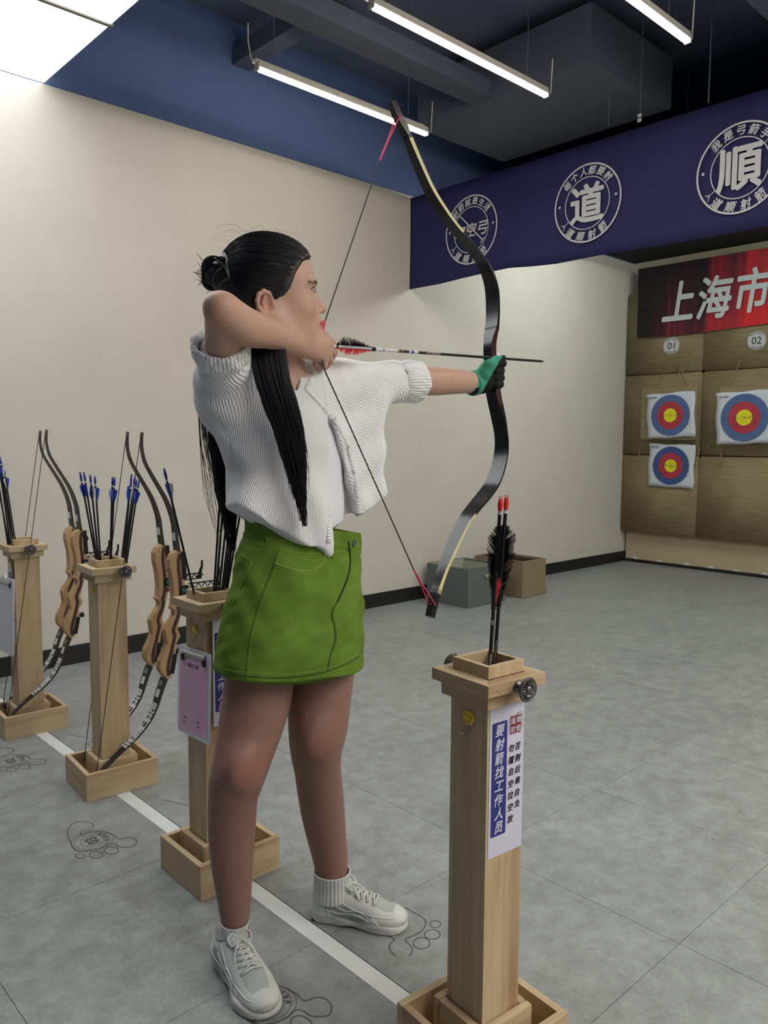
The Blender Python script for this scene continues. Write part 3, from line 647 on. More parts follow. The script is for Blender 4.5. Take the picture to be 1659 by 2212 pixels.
def clipboard(px0, px1, ztop, xpl, pink, label, tilt=0.0):
    a = on(*px0, 0, xpl); b_ = on(*px1, 0, xpl); y0, y1 = max(a[1], b_[1]), min(a[1], b_[1]); w = y0-y1; h = w*1.42
    r = thing('clipboard', label, 'clipboard', (xpl, (y0+y1)/2, ztop), 0, 'clipboards hung on the stands'); r.rotation_euler = (tilt, R_(3), 0)
    M = frame((0, 0, -h/2), (0, -1, 0), (-1, 0, 0)); q = MB(); pts = []; rr = .012
    for cx_, cy_, a0 in ((w/2-rr, h/2-rr, 0), (-w/2+rr, h/2-rr, 90), (-w/2+rr, -h/2+rr, 180), (w/2-rr, -h/2+rr, 270)): pts += [(cx_+rr*math.cos(R_(a0+k*22.5)), cy_+rr*math.sin(R_(a0+k*22.5))) for k in range(5)]
    q.prism(pts, M, .003); obj('board', q, nmat('grey_plastic', srgb(212, 216, 222), .4), r)
    q = MB(); q.box((-.002, -.004, .0035), (w*.86, h*.86, .001), M=M @ Matrix.Rotation(R_(.5), 4, 'Z')); sh = obj('score_sheet', q, nmat('pink_paper', srgb(228, 184, 208), .8) if pink else nmat('pale_paper', srgb(206, 206, 216), .7), r)
    if pink:
        q = MB(); M1 = M @ Matrix.Translation((-.002, -.004, .0043)) @ Matrix.Rotation(R_(.5), 4, 'Z'); sw, s_h = w*.86, h*.86
        for i in range(14): yy = s_h*(.30-i*.042); line2(q, M1, (-sw*.44, yy), (sw*.42, yy), .0005)
        for i in range(9): xx = sw*(-.44+i*.86/8); line2(q, M1, (xx, s_h*.30), (xx, s_h*(.30-13*.042)), .0005)
        glyph(q, '射箭计分表', M1 @ Matrix.Translation((0, s_h*.38, 0)), .012, .0002); glyph(q, 'Score', M1 @ Matrix.Translation((0, s_h*.335, 0)), .005)
        for i, tx in enumerate(('姓名', '日期', '合计', '签名')): glyph(q, tx, M1 @ Matrix.Translation((-sw*.3+(i % 2)*sw*.5, -s_h*(.33+.06*(i//2)), 0)), .006, .0001)
        for i in range(5): line2(q, M1, (-sw*.44, -s_h*(.29+.04*i)), (sw*.42, -s_h*(.29+.04*i)), .0004)
        obj('sheet_print', q, nmat('violet_ink', srgb(120, 70, 100), .8), sh, fix=False)
    q = MB(); q.tube([M @ Vector((-w*.36, h/2-.012, .006)), M @ Vector((w*.36, h/2-.012, .006))], .0045, 10); q.box((0, h/2-.018, .006), (w*.7, .012, .002), M=M); obj('clip', q, M_steel, r, smooth=30)
    for s_ in (-1, 1): q = MB(); q.box((s_*w*.33, h/2-.028, .007), (.014, .018, .005), M=M @ Matrix.Rotation(0, 4, 'Z'), bev=.002); obj('clip_pad', q, M_ink, r)
    q = MB(); q.tube([M @ Vector(p) for p in ((-.018, h/2-.006, .005), (-.006, h/2+.012, .003), (0, h/2+.02, -.002), (.006, h/2+.012, .003), (.018, h/2-.006, .005))], .0009, 6); obj('hanging_wire', q, M_steel, r, smooth=True)
    return r
clipboard((388, 1378), (457, 1400), .640, 1.058, True, 'white clipboard with pink score sheet beside the archer', R_(-2))
clipboard((-8, 1220), (31, 1240), .640, 1.056, False, 'plain grey clipboard on the stand at the left edge', R_(-2))

# ------------------------------------------------------------------ arrows
M_carbon = nmat('carbon_shaft', srgb(18, 18, 20), .35, spec=.5); M_vb = nmat('blue_vane', srgb(36, 72, 190), .5); M_vw = nmat('white_vane', srgb(205, 212, 216), .5)
M_fb = nmat('black_feather', srgb(12, 12, 13), .9, spec=.1); M_fr = nmat('red_feather', srgb(170, 28, 36), .8, spec=.2); M_nr = nmat('red_nock', srgb(216, 40, 34), .35, spec=.5); M_nb = nmat('blue_nock', srgb(34, 50, 150), .35)
M_wrap = nmat('white_wrap', srgb(205, 205, 205), .4); M_thread = nmat('black_thread', srgb(10, 10, 10), .8)
def arrow_frame(tail, direc):
    z = Vector(direc).normalized(); x = z.orthogonal().normalized(); return frame(tail, x, z)      # local z runs tail -> tip
ARROW0 = {}
def make_arrow(kind, name, label, group, L=.8, spin=0):
    r = thing(name, label, 'arrow', (0, 0, 0), 0, group); rad = {'blue': .0031, 'feather': .0036, 'held': .0036}[kind]
    q = MB(); q.tube([(0, 0, .012), (0, 0, L-.02)], rad, 12); obj('shaft', q, M_carbon, r, smooth=40)
    nm = {'blue': M_nb, 'feather': M_nr, 'held': M_wrap}[kind]
    q = MB(); q.tube([(0, 0, -.002), (0, 0, .004), (0, 0, .012), (0, 0, .022)], [rad*1.0, rad*1.35, rad*1.45, rad*1.0] if kind == 'feather' else [rad*.7, rad*1.1, rad*1.2, rad*.95], 10)
    q.box((0, rad*.7, -.003), (rad*.8, rad*.4, .009)); q.box((0, -rad*.7, -.003), (rad*.8, rad*.4, .009)); obj('nock', q, nm, r, smooth=30)
    q = MB(); q.tube([(0, 0, .022), (0, 0, .028)], rad*1.08, 12); obj('nock_ring', q, M_wrap, r, smooth=30)
    q = MB(); q.tube([(0, 0, L-.022), (0, 0, L-.012), (0, 0, L)], [rad*1.02, rad*.9, .0003], 10); obj('arrow_point', q, M_iron, r, smooth=30)
    z0 = {'blue': .035, 'feather': .055, 'held': .022}[kind]; fl_ = {'blue': .045, 'feather': .14, 'held': .105}[kind]; fh = {'blue': .0125, 'feather': .020, 'held': .019}[kind]
    for k in range(3):
        A = 2*math.pi*k/3+spin; d = np.array([math.cos(A), math.sin(A), 0]); n_ = np.array([-math.sin(A), math.cos(A), 0]); q = MB()
        mt = {'blue': (M_vb, M_vw, M_vb), 'feather': (M_fb, M_fr, M_fb), 'held': (M_fb, M_fr, M_fb)}[kind][k]
        if kind == 'blue':
            prof = [(0, rad*.8), (.0, fh*.9), (.006, fh), (.02, fh*.8), (fl_, rad)]
            pts = [(d*h_+np.array([0, 0, z0+z_])) for z_, h_ in prof]
            vs = [p+n_*.0005 for p in pts]+[p-n_*.0005 for p in pts]; n2 = len(pts)
            q.add(vs, [tuple(range(n2)), tuple(range(2*n2-1, n2-1, -1))]+[(i, n2+i, n2+(i+1) % n2, (i+1) % n2) for i in range(n2)])
            obj('vane', q, mt, r)
        else:
            rr = random.Random(k+11); nb = 44       # separate barbs slanting back, ragged edge
            for i in range(nb):
                u = i/(nb-1); h0 = fh*min(1, 3.2*u+.25)*min(1, (1-u)*2.0+.12)*rr.uniform(.8, 1.08); zb = z0+u*fl_; w_ = fl_/nb*(.62 if rr.random() < .8 else .35)
                sl = -.95*h0; b0 = d*rad*.8+np.array([0, 0, zb]); b1 = d*(rad+h0)+np.array([0, 0, zb+sl])+n_*rr.uniform(-.001, .001)
                zz = np.array([0, 0, w_]); t_ = n_*.0003
                q.add([b0-zz+t_, b0+zz+t_, b1+zz*.5, b1-zz*.5, b0-zz-t_, b0+zz-t_], [(0, 1, 2, 3), (4, 3, 2, 5), (0, 4, 5, 1)])
            q.tube([d*rad+np.array([0, 0, z0-.004]), d*rad+np.array([0, 0, z0+fl_+.006])], .0009, 5)
            obj('feather', q, mt, r)
    if kind != 'blue':
        q = MB(); q.tube([(0, 0, z0+fl_), (0, 0, z0+fl_+.012)], rad*1.35, 10); q.tube([(0, 0, z0-.006), (0, 0, z0)], rad*1.2, 10); obj('thread_binding', q, M_thread, r, smooth=30)
    return r
def place_arrow(r, tail, tip_dir):
    M = arrow_frame(tail, tip_dir); r.matrix_world = M; return r
proto = {}
def arrow_at(kind, tail, mouth, label, group, L=.8, spin=0, twist=0):
    key = (kind, L, spin)
    if key not in proto: r = make_arrow(kind, 'arrow', label, group, L, spin); proto[key] = r
    else: r = dup(proto[key], label=label); r['group'] = group
    d = Vector(mouth)-Vector(tail); M = arrow_frame(tail, d) @ Matrix.Rotation(twist, 4, 'Z'); r.location = M.to_translation(); r.rotation_euler = M.to_euler(); return r
G2 = 'blue-vaned arrows in the middle stand'
spec2 = [((173.6, 1024.8), (207, 1207), 2.62), ((182, 1025), (210, 1207), 2.60), ((195, 1029), (213, 1207), 2.63), ((205, 1032), (217, 1207), 2.61), ((243, 1034), (238, 1207), 2.61), ((247.5, 1036), (240, 1208), 2.60),
         ((284, 1029), (263, 1206), 2.615), ((283.5, 1039), (266, 1206), 2.60), ((291, 1033), (268, 1206), 2.625), ((295, 1038), (271, 1206), 2.61), ((300, 1041), (275, 1206), 2.60)]
lab2 = ['leftmost arrow leaning out of the middle stand', 'second arrow from the left in the middle stand', 'third arrow from the left in the middle stand', 'fourth arrow from the left in the middle stand', 'upright arrow in the middle of the middle stand', 'upright arrow just right of the centre one in the middle stand',
        'tallest arrow of the right bunch in the middle stand', 'lower arrow close beside the tallest of the right bunch', 'arrow behind the others in the right bunch', 'arrow second from the right in the middle stand', 'rightmost arrow leaning out of the middle stand']
for i, (a_, m_, y_) in enumerate(spec2): arrow_at('blue', on(*a_, 1, y_), on(*m_, 1, y_+.0), 'blue-vaned carbon arrow, '+lab2[i], G2, .62, 0, i*1.3+.4)
G1 = 'arrows leaning out of the stand at the left edge'
for i, (a_, m_, y_, lb) in enumerate((((-14, 996), (17, 1163), 3.36, 'mostly cut off by the photo edge'), ((-4, 985), (20, 1163), 3.37, 'second from the photo edge'), ((0, 990), (24, 1163), 3.35, 'tallest at the photo edge'), ((3, 1001), (28, 1163), 3.365, 'with blue nock beside the tallest'), ((9, 1014), (32, 1163), 3.35, 'with blue vane turned right'), ((-8, 1012), (15, 1163), 3.375, 'lowest, behind the others'))):
    arrow_at('blue', on(*a_, 1, y_), on(*m_, 1, y_), 'carbon arrow in the leftmost stand, '+lb, G1, .62, 0, i*1.1)
arrow_at('blue', on(355.5, 1017, 1, 1.875), on(418, 1277, 1, 1.885), 'lone blue-vaned arrow leaning left of the archer over the pink clipboard', 'arrows in the stand behind the archer', .66, 0, 2.2)
for i, (m_, t_) in enumerate(((( 463, 1268), (480, 1000)), ((468, 1268), (489, 1000)), ((474, 1268), (502, 1005)), ((480, 1268), (513, 1000)), ((484, 1266), (520, 1010)), ((488, 1266), (528, 1002)), ((492, 1266), (536, 1008)))):
    arrow_at('blue', on(*t_, 1, 1.87+.004*(i % 3)), on(*m_, 1, 1.86+.004*(i % 3)), 'black arrow behind the archer\'s skirt, number %d from the left of the bundle' % (i+1) if False else 'black arrow shaft in the bundle behind the archer, '+['leftmost', 'second from the left', 'third from the left', 'in the middle', 'third from the right', 'second from the right', 'rightmost'][i], 'arrows in the stand behind the archer', .66, 0, i*1.7)
a4 = arrow_at('feather', on(1081.5, 1080, 1, .94), on(1058, 1440, 1, .925), 'black-feathered arrow with red nock, lower left of the two in the nearest stand', 'feathered arrows in the nearest stand', .58, 2.3)
b4 = arrow_at('feather', on(1094, 1077, 1, .92), on(1068, 1440, 1, .94), 'black-feathered arrow with red nock, taller right one in the nearest stand', 'feathered arrows in the nearest stand', .58, .9)
def shaft_text(root, txt, z, size, rad=.0037, flip=False):
    q = MB(); M = root.matrix_basis.copy(); d = (Vector(CAM)-M.to_translation()); dl = M.inverted().to_3x3() @ d; dl.z = 0; dl.normalize()
    G = frame((0, 0, z), (0, 0, -1), dl); vs, fs = text_mesh(txt, size, 0, 0)
    out = []
    for v in vs: ph = v[1]/rad; n_ = G.to_3x3() @ Vector((0, math.sin(ph), math.cos(ph))); out.append(Vector((0, 0, z-v[0]))+n_*rad)
    q.add(out, fs); o = obj('shaft_lettering', q, M_wrap, root, fix=False); o.matrix_parent_inverse = Matrix.Identity(4); return o
bpy.context.view_layer.update()
shaft_text(a4, 'CARBON X EXPRESS', .40, .0062); shaft_text(a4, 'Predator II', .30, .0075); shaft_text(a4, '800', .232, .006)
shaft_text(b4, 'See arrow selection chart and warnings before use', .31, .0035)

# ------------------------------------------------------------------ wooden recurve bows on the stands
M_limb = nmat('black_limb', srgb(26, 26, 27), .35, spec=.5); M_limbw = nmat('limb_core', srgb(36, 34, 32), .4)
M_rw = pine('riser_maple', 'Z', srgb(148, 116, 80), srgb(178, 146, 106), srgb(192, 162, 122)); M_rd = nmat('riser_dark_stripe', srgb(58, 28, 26), .45); M_bs = nmat('bow_string', srgb(40, 38, 36), .8)
M_met = nmat('black_metal', srgb(22, 24, 26), .35, .4); M_lab = nmat('limb_label', srgb(225, 225, 227), .5); M_teal = nmat('teal_badge', srgb(40, 78, 82), .35)
YB = 2.527
def U(x, y): p = on(x/3.6863, 900+y/3.6863, 1, YB); return np.array([p[0], p[2]])
def V(x, y): p = on(x/3.95, 1400+y/3.95, 1, YB); return np.array([p[0], p[2]])
def resamp(P, n):
    P = np.array(P, float); s_ = np.concatenate([[0], np.cumsum(np.linalg.norm(np.diff(P, axis=0), axis=1))]); u = np.linspace(0, s_[-1], n)
    return np.stack([np.interp(u, s_, P[:, k]) for k in range(P.shape[1])], 1)
ul = [(1122, 130), (1112, 230), (1125, 350), (1170, 450), (1240, 570), (1310, 690), (1345, 790), (1370, 870), (1378, 960), (1380, 1075)]
ur = [(1138, 130), (1140, 240), (1165, 340), (1215, 430), (1290, 560), (1350, 670), (1385, 770), (1405, 870), (1412, 960), (1440, 1075)]
ll = [(1375, 245), (1350, 300), (1320, 400), (1290, 500), (1240, 590), (1180, 690), (1100, 770), (1010, 860), (930, 940), (870, 1020), (835, 1085), (815, 1120)]
lr = [(1430, 260), (1400, 340), (1370, 450), (1330, 570), (1280, 660), (1210, 750), (1130, 830), (1050, 900), (970, 980), (910, 1040), (880, 1085), (850, 1125)]
up = resamp([(U(*a)+U(*b))/2 for a, b in zip(ul, ur)], 28); lo = resamp([(V(*a)+V(*b))/2 for a, b in zip(ll, lr)], 28)
up = smooth_closed(up[::3], 3, False); lo = smooth_closed(lo[::3], 3, False)
rl = [(1392, 1062), (1362, 1090), (1342, 1135), (1342, 1200), (1364, 1300), (1374, 1420), (1367, 1500), (1352, 1520), (1382, 1545), (1377, 1580), (1332, 1650), (1306, 1700), (1313, 1750), (1322, 1810), (1302, 1870), (1268, 1940), (1260, 1990), (1270, 2030), (1312, 2080)]
rr_ = [(1340, 2075), (1352, 2000), (1366, 1950), (1378, 1870), (1384, 1800), (1416, 1735), (1392, 1690), (1412, 1600), (1436, 1490), (1452, 1420), (1452, 1330), (1444, 1220), (1444, 1130), (1436, 1065)]
RL = [U(p[0]-7, p[1]) for p in rl]; RR = [U(p[0]+9, p[1]) for p in rr_]
def limb(P, w0, w1, t0, t1, root, name, out):
    k = len(P); wid = np.linspace(w0, w1, k); th = np.linspace(t0, t1, k); q = MB(); pts = [(p[0], 0, p[1]) for p in P]; nor = []
    for i in range(k): d = P[min(i+1, k-1)]-P[max(i-1, 0)]; d = d/np.linalg.norm(d); nor.append((-d[1]*out, 0, d[0]*out))
    q.sweep(pts, [(0, 1, 0)]*k, nor, wid, th, 1); return obj(name, q, [M_limb, M_limbw], root), pts, nor, wid, th
def wooden_bow():
    r = thing('recurve_bow', '', 'bow', (0, YB, 0), 0, 'wooden recurve bows hung on the stands')
    _, pu, nu, wu, tu = limb(up, .011, .034, .006, .010, r, 'upper_limb', 1); _, pl_, nl, wl, tl = limb(lo, .040, .017, .010, .006, r, 'lower_limb', 1)
    q = MB(); M = Matrix(((1, 0, 0, 0), (0, 0, 1, -.016), (0, 1, 0, 0), (0, 0, 0, 1))); q.prism([tuple(p) for p in RL+RR], M, .032); bm_ = obj('riser', q, M_rw, r, bevel=.006)
    # dark laminate stripe following the middle of the riser on both faces
    n_ = 40; A = resamp(RL, n_); B = resamp(RR[::-1], n_); mid = A*.42+B*.58
    q = MB(); k = n_-2; pts = [(mid[i][0], 0, mid[i][1]) for i in range(1, n_-1)]; dx = np.gradient(mid, axis=0)[1:-1]; nor = [(-d[1]/np.linalg.norm(d), 0, d[0]/np.linalg.norm(d)) for d in dx]
    q.sweep(pts, [(0, 1, 0)]*k, nor, [.0345]*k, [.0125]*k); obj('laminate_stripe', q, M_rd, r)
    for (p, nm, s_) in ((U(1446, 1150), 'limb_knob', 1), (U(1404, 1870), 'limb_knob', 1)):
        q = MB(); q.lathe([(.0001, 0), (.008, 0), (.0085, .006), (.011, .008), (.011, .014), (.009, .016), (.0001, .017)], frame((p[0], 0, p[1]), (0, 1, 0), (1, 0, .1)), 16); obj(nm, q, M_met, r, smooth=30)
    for a, b_ in (((1437, 1070), (1452, 1290)), ((1350, 2040), (1378, 1880))):
        a, b_ = U(*a), U(*b_); q = MB(); c_ = (a+b_)/2; L = np.linalg.norm(b_-a); ang = math.atan2(b_[0]-a[0], b_[1]-a[1]); q.box((0, 0, 0), (.018, .036, L), M=Matrix.Translation((c_[0], 0, c_[1])) @ Matrix.Rotation(ang, 4, 'Y'), bev=.002); obj('limb_pocket', q, M_met, r)
    c_ = U(1440, 1375); q = MB(); q.box((c_[0], -.018, c_[1]), (.026, .006, .034), bev=.002); q.box((c_[0]+.012, -.012, c_[1]), (.02, .012, .03), bev=.002); mt_ = obj('sight_mount', q, M_met, r)
    q = MB(); q.lathe([(.0001, 0), (.0085, 0), (.0085, .003), (.0001, .004)], frame((c_[0], -.021, c_[1]), (1, 0, 0), (0, -1, 0)), 18); obj('badge', q, M_teal, mt_, smooth=30)
    q = MB(); L = .115; z_ = c_[1]+.010
    for zz in (-.010, .010): q.box((c_[0]+.02+L/2, -.018, z_+zz), (L, .004, .0045))
    for k in range(9): x_ = c_[0]+.022+k*L/9; q.tube([(x_, -.018, z_-.010+(k % 2)*.02), (x_+L/9, -.018, z_+.010-(k % 2)*.02)], .002, 5)
    o = obj('sight_bar', q, M_met, r); o['kind'] = 'stuff'
    x_ = c_[0]+.02+L; q = MB(); q.box((x_, -.018, z_), (.012, .012, .024), bev=.002); q.tube([(x_, -.018, z_), (x_+.004, -.018, z_+.02), (x_+.010, -.018, z_+.036), (x_+.011, -.018, z_+.058)], [.007, .006, .0042, .0042], 10); q.tube([(x_-.02, -.03, z_), (x_+.02, -.006, z_)], .004, 8); obj('sight_pin', q, M_met, r, smooth=30)
    c_ = U(1448, 1440); q = MB(); q.tube([(c_[0]-.006, -.0175, c_[1]), (c_[0]+.006, -.0175, c_[1]+.001)], .0075, 10); obj('arrow_rest', q, nmat('rest_leather', srgb(130, 80, 60), .6), r, smooth=30)
    # string: tip to tip, lying along the recurve
    t0, t1 = up[0], lo[-1]; q = MB(); a, b_ = U(1106, 255), V(823, 1085)
    q.tube([(t0[0]-.004, 0, t0[1]-.012), (a[0], 0, a[1]), (b_[0], 0, b_[1]), (t1[0]+.002, 0, t1[1]+.004)], .0014, 6); obj('bow_string', q, M_bs, r, smooth=True)
    q = MB(); q.tube([(t0[0]+.001, 0, t0[1]+.003), (t0[0], 0, t0[1]-.004), (t0[0]-.002, 0, t0[1]-.016)], [.004, .0065, .006], 8); obj('limb_tip', q, nmat('tip_overlay', srgb(84, 72, 62), .5), r, smooth=True)
    # white lettering and labels on the string side of the lower limb
    def facept(P_, nor_, th_, u): 
        f = u*(len(P_)-1); i = min(int(f), len(P_)-2); w = f-i
        p = np.array(P_[i])*(1-w)+np.array(P_[i+1])*w; n2 = np.array(nor_[i])*(1-w)+np.array(nor_[i+1])*w; t2 = th_[i]*(1-w)+th_[i+1]*w; d = np.array(P_[i+1])-np.array(P_[i]); return p, n2/np.linalg.norm(n2), t2, d/np.linalg.norm(d)
    q = MB()
    for i, ch in enumerate('把压力射出去'):
        p, n2, t2, d = facept(pl_, nl, tl, .27+i*.073); s_ = -1 if n2[0] > 0 else 1; n2 = n2*s_; glyph(q, ch, frame(p+n2*(t2/2+.0007), tuple(np.cross(-d, n2)), tuple(n2)), .040, .0016)
    obj('limb_lettering', q, M_lab, r, fix=False)
    q = MB()
    for P_, N_, T_, uu in ((pl_, nl, tl, .14), (pu, nu, tu, .875)):
        p, n2, t2, d = facept(P_, N_, T_, uu); s_ = -1 if n2[0] > 0 else 1; n2 = n2*s_; q.box((0, 0, 0), (.022, .028, .0006), M=frame(p+n2*(t2/2+.0006), tuple(np.cross(-d, n2)), tuple(n2)))
    obj('limb_label', q, M_lab, r)
    q = MB(); p, n2, t2, d = facept(pl_, nl, tl, .06); s_ = -1 if n2[0] > 0 else 1; n2 = n2*s_; ring(q, frame(p+n2*(t2/2+.0008), tuple(np.cross(-d, n2)), tuple(n2)), .0075, .0095, 20); ring(q, frame(p+n2*(t2/2+.0008), tuple(np.cross(-d, n2)), tuple(n2)), .003, .0045, 16); obj('limb_emblem', q, M_lab, r, fix=False)
    return r
w0 = wooden_bow(); w0['label'] = 'wooden recurve bow nearest the archer, hung on the near side of the middle stand'
def bow_copy(px, y, label):
    p = on(*px, 1, y); p0 = on(306, 937, 1, YB); return dup(w0, (p[0]-p0[0], y, p[2]-p0[2]), label=label)
bow_copy((275, 936), 2.697, 'wooden recurve bow hung on the far side of the middle stand')
bow_copy((100, 931), 3.277, 'wooden recurve bow hung on the near side of the leftmost stand')
bow_copy((86.5, 933), 3.447, 'wooden recurve bow hung on the far side of the leftmost stand')
# ------------------------------------------------------------------ implicit surfaces (numpy)
f32 = np.float32
def rcone(P, a, b_, r1, r2):
    a = np.array(a, f32); b_ = np.array(b_, f32); ba = b_-a; l2 = float(ba@ba); rr = r1-r2; a2 = l2-rr*rr; il2 = 1/l2
    pa = P-a; y = pa@ba; z = y-l2; q = pa*l2-ba*y[..., None]; x2 = np.einsum('...i,...i', q, q); y2 = y*y*l2; z2 = z*z*l2
    k = np.sign(rr)*rr*rr*x2
    d1 = np.sqrt(x2+z2)*il2-r2; d2 = np.sqrt(x2+y2)*il2-r1; d3 = (np.sqrt(np.maximum(x2*a2*il2, 0))+y*rr)*il2-r1
    return np.where(np.sign(z)*a2*z2 > k, d1, np.where(np.sign(y)*a2*y2 < k, d2, d3))
def ell(P, c, r, R=None):
    p = P-np.array(c, f32)
    if R is not None: p = p@np.array(R, f32).T
    r = np.array(r, f32); k0 = np.linalg.norm(p/r, axis=-1); k1 = np.linalg.norm(p/(r*r), axis=-1)
    return k0*(k0-1)/np.maximum(k1, 1e-6)
def rbox(P, c, h, r, R=None):
    p = P-np.array(c, f32)
    if R is not None: p = p@np.array(R, f32).T
    q_ = np.abs(p)-(np.array(h, f32)-r); return np.linalg.norm(np.maximum(q_, 0), axis=-1)+np.minimum(q_.max(-1), 0)-r
def smin(a, b_, k): h = np.maximum(k-np.abs(a-b_), 0)/k; return np.minimum(a, b_)-h*h*k*.25
def smax(a, b_, k): h = np.maximum(k-np.abs(a-b_), 0)/k; return np.maximum(a, b_)+h*h*k*.25
class SDF:
    def __init__(s): s.ops = []
    def cone(s, a, b_, r1, r2, k=.01, op='u'):
        r = max(r1, r2); lo = np.minimum(a, b_)-r; hi = np.maximum(a, b_)+r; s.ops.append((lambda P: rcone(P, a, b_, r1, r2), lo, hi, k, op)); return s
    def ell(s, c, r, k=.01, op='u', R=None):
        m = max(r) if R is not None else np.array(r); s.ops.append((lambda P: ell(P, c, r, R), np.array(c)-m, np.array(c)+m, k, op)); return s
    def rbox(s, c, h, r, k=.01, op='u', R=None):
        m = float(np.linalg.norm(h)) if R is not None else np.array(h); s.ops.append((lambda P: rbox(P, c, h, r, R), np.array(c)-m, np.array(c)+m, k, op)); return s
    def chain(s, pts, rad, k=.01, op='u'):
        for i in range(len(pts)-1): s.cone(np.array(pts[i]), np.array(pts[i+1]), rad[i], rad[i+1], k, op)
        return s
    def fn(s, f, lo, hi, k, op): s.ops.append((f, np.array(lo), np.array(hi), k, op)); return s
    def at(s, P):
        P = np.asarray(P, f32); D = np.full(P.shape[:-1], .06, f32)
        for f, lo, hi, k, op in s.ops:
            d = f(P); D = smin(D, d, k) if op == 'u' else (smax(D, -d, k) if op == 's' else smax(D, d, k))
        return D
    def grid(s, lo, hi, h):
        lo = np.array(lo, float); n = np.ceil((np.array(hi)-lo)/h).astype(int)+1; D = np.full(n, .06, f32)
        ax = [(lo[i]+np.arange(n[i])*h).astype(f32) for i in range(3)]
        for f, a, b_, k, op in s.ops:
            if op == 'i': i0 = np.zeros(3, int); i1 = n
            else:
                m = k+3*h; i0 = np.clip(np.floor((a-m-lo)/h).astype(int), 0, n); i1 = np.clip(np.ceil((b_+m-lo)/h).astype(int)+1, 0, n)
            if np.any(i1 <= i0): continue
            sl = tuple(slice(i0[j], i1[j]) for j in range(3)); P = np.stack(np.meshgrid(*[ax[j][sl[j]] for j in range(3)], indexing='ij'), -1)
            d = f(P); D[sl] = smin(D[sl], d, k) if op == 'u' else (smax(D[sl], -d, k) if op == 's' else smax(D[sl], d, k))
        return D, lo
    def mesh(s, lo, hi, h, name, smooth=2):
        D, lo = s.grid(lo, hi, h); v, f = surfnet(D, lo, h); v = relax(v, f, smooth); me = bpy.data.meshes.new(name); me.vertices.add(len(v)); me.vertices.foreach_set('co', v.astype(f32).ravel())
        me.loops.add(len(f)*4); me.loops.foreach_set('vertex_index', f.astype(np.int32).ravel()); me.polygons.add(len(f)); me.polygons.foreach_set('loop_start', np.arange(len(f), dtype=np.int32)*4)
        me.polygons.foreach_set('use_smooth', np.ones(len(f), bool)); me.update(); me.validate(); return me
def surfnet(D, lo, h):
    S = D < 0; n = np.array(D.shape)-1; c = np.zeros(n, np.uint8)
    sh = [(i, j, k) for i in (0, 1) for j in (0, 1) for k in (0, 1)]; sub = lambda A, o: A[o[0]:o[0]+n[0], o[1]:o[1]+n[1], o[2]:o[2]+n[2]]
    for o in sh: c += sub(S, o)
    act = np.argwhere((c > 0) & (c < 8)); idx = np.full(n, -1, np.int32); idx[act[:, 0], act[:, 1], act[:, 2]] = np.arange(len(act))
    acc = np.zeros((len(act), 3)); cnt = np.zeros(len(act)); 
    for ax in range(3):
        for u in (0, 1):
            for w in (0, 1):
                o0 = [0, 0, 0]; oth = [a for a in range(3) if a != ax]; o0[oth[0]] = u; o0[oth[1]] = w; o1 = list(o0); o1[ax] = 1
                a_ = act+o0; b_ = act+o1; d0 = D[a_[:, 0], a_[:, 1], a_[:, 2]]; d1 = D[b_[:, 0], b_[:, 1], b_[:, 2]]; m = (d0 < 0) != (d1 < 0)
                t_ = np.where(m, d0/np.where(np.abs(d0-d1) < 1e-12, 1, d0-d1), 0); p = np.tile(np.array(o0, float), (len(act), 1)); p[:, ax] += t_; acc += p*m[:, None]; cnt += m
    v = lo+(act+acc/cnt[:, None])*h; F = []
    for ax in range(3):
        b1, b2 = [a for a in range(3) if a != ax]; s0 = [slice(None)]*3; s1 = [slice(None)]*3; s0[ax] = slice(0, -1); s1[ax] = slice(1, None)
        A, B = S[tuple(s0)], S[tuple(s1)]; e = np.argwhere(A != B); e = e[(e[:, b1] > 0) & (e[:, b2] > 0) & (e[:, b1] < n[b1]) & (e[:, b2] < n[b2])]
        ins = A[e[:, 0], e[:, 1], e[:, 2]]; q = []
        for o in ((-1, -1), (0, -1), (0, 0), (-1, 0)): g_ = e.copy(); g_[:, b1] += o[0]; g_[:, b2] += o[1]; q.append(idx[g_[:, 0], g_[:, 1], g_[:, 2]])
        q = np.stack(q, 1); flip = ins if ax != 1 else ~ins; q[~flip] = q[~flip][:, ::-1]; F.append(q)
    return v, np.concatenate(F)
def relax(v, f, it):
    e = np.concatenate([f[:, [0, 1]], f[:, [1, 2]], f[:, [2, 3]], f[:, [3, 0]]]); e = np.concatenate([e, e[:, ::-1]])
    for i in range(it*2):
        s_ = np.stack([np.bincount(e[:, 0], v[e[:, 1], k], len(v)) for k in range(3)], 1); c = np.bincount(e[:, 0], minlength=len(v))[:, None]; w = .55 if i % 2 == 0 else -.50
        v = v+w*(s_/np.maximum(c, 1)-v)
    return v
def verts(me): a = np.empty(len(me.vertices)*3, f32); me.vertices.foreach_get('co', a); return a.reshape(-1, 3)
def setcol(me, rgb, name='Col'):
    at = me.color_attributes.new(name, 'FLOAT_COLOR', 'POINT'); c = np.ones((len(me.vertices), 4), f32); c[:, :3] = rgb; at.data.foreach_set('color', c.ravel())
def setf(me, vals, name): at = me.attributes.new(name, 'FLOAT', 'POINT'); at.data.foreach_set('value', np.asarray(vals, f32))
def lin(*c): return np.array(srgb(*c)[:3])
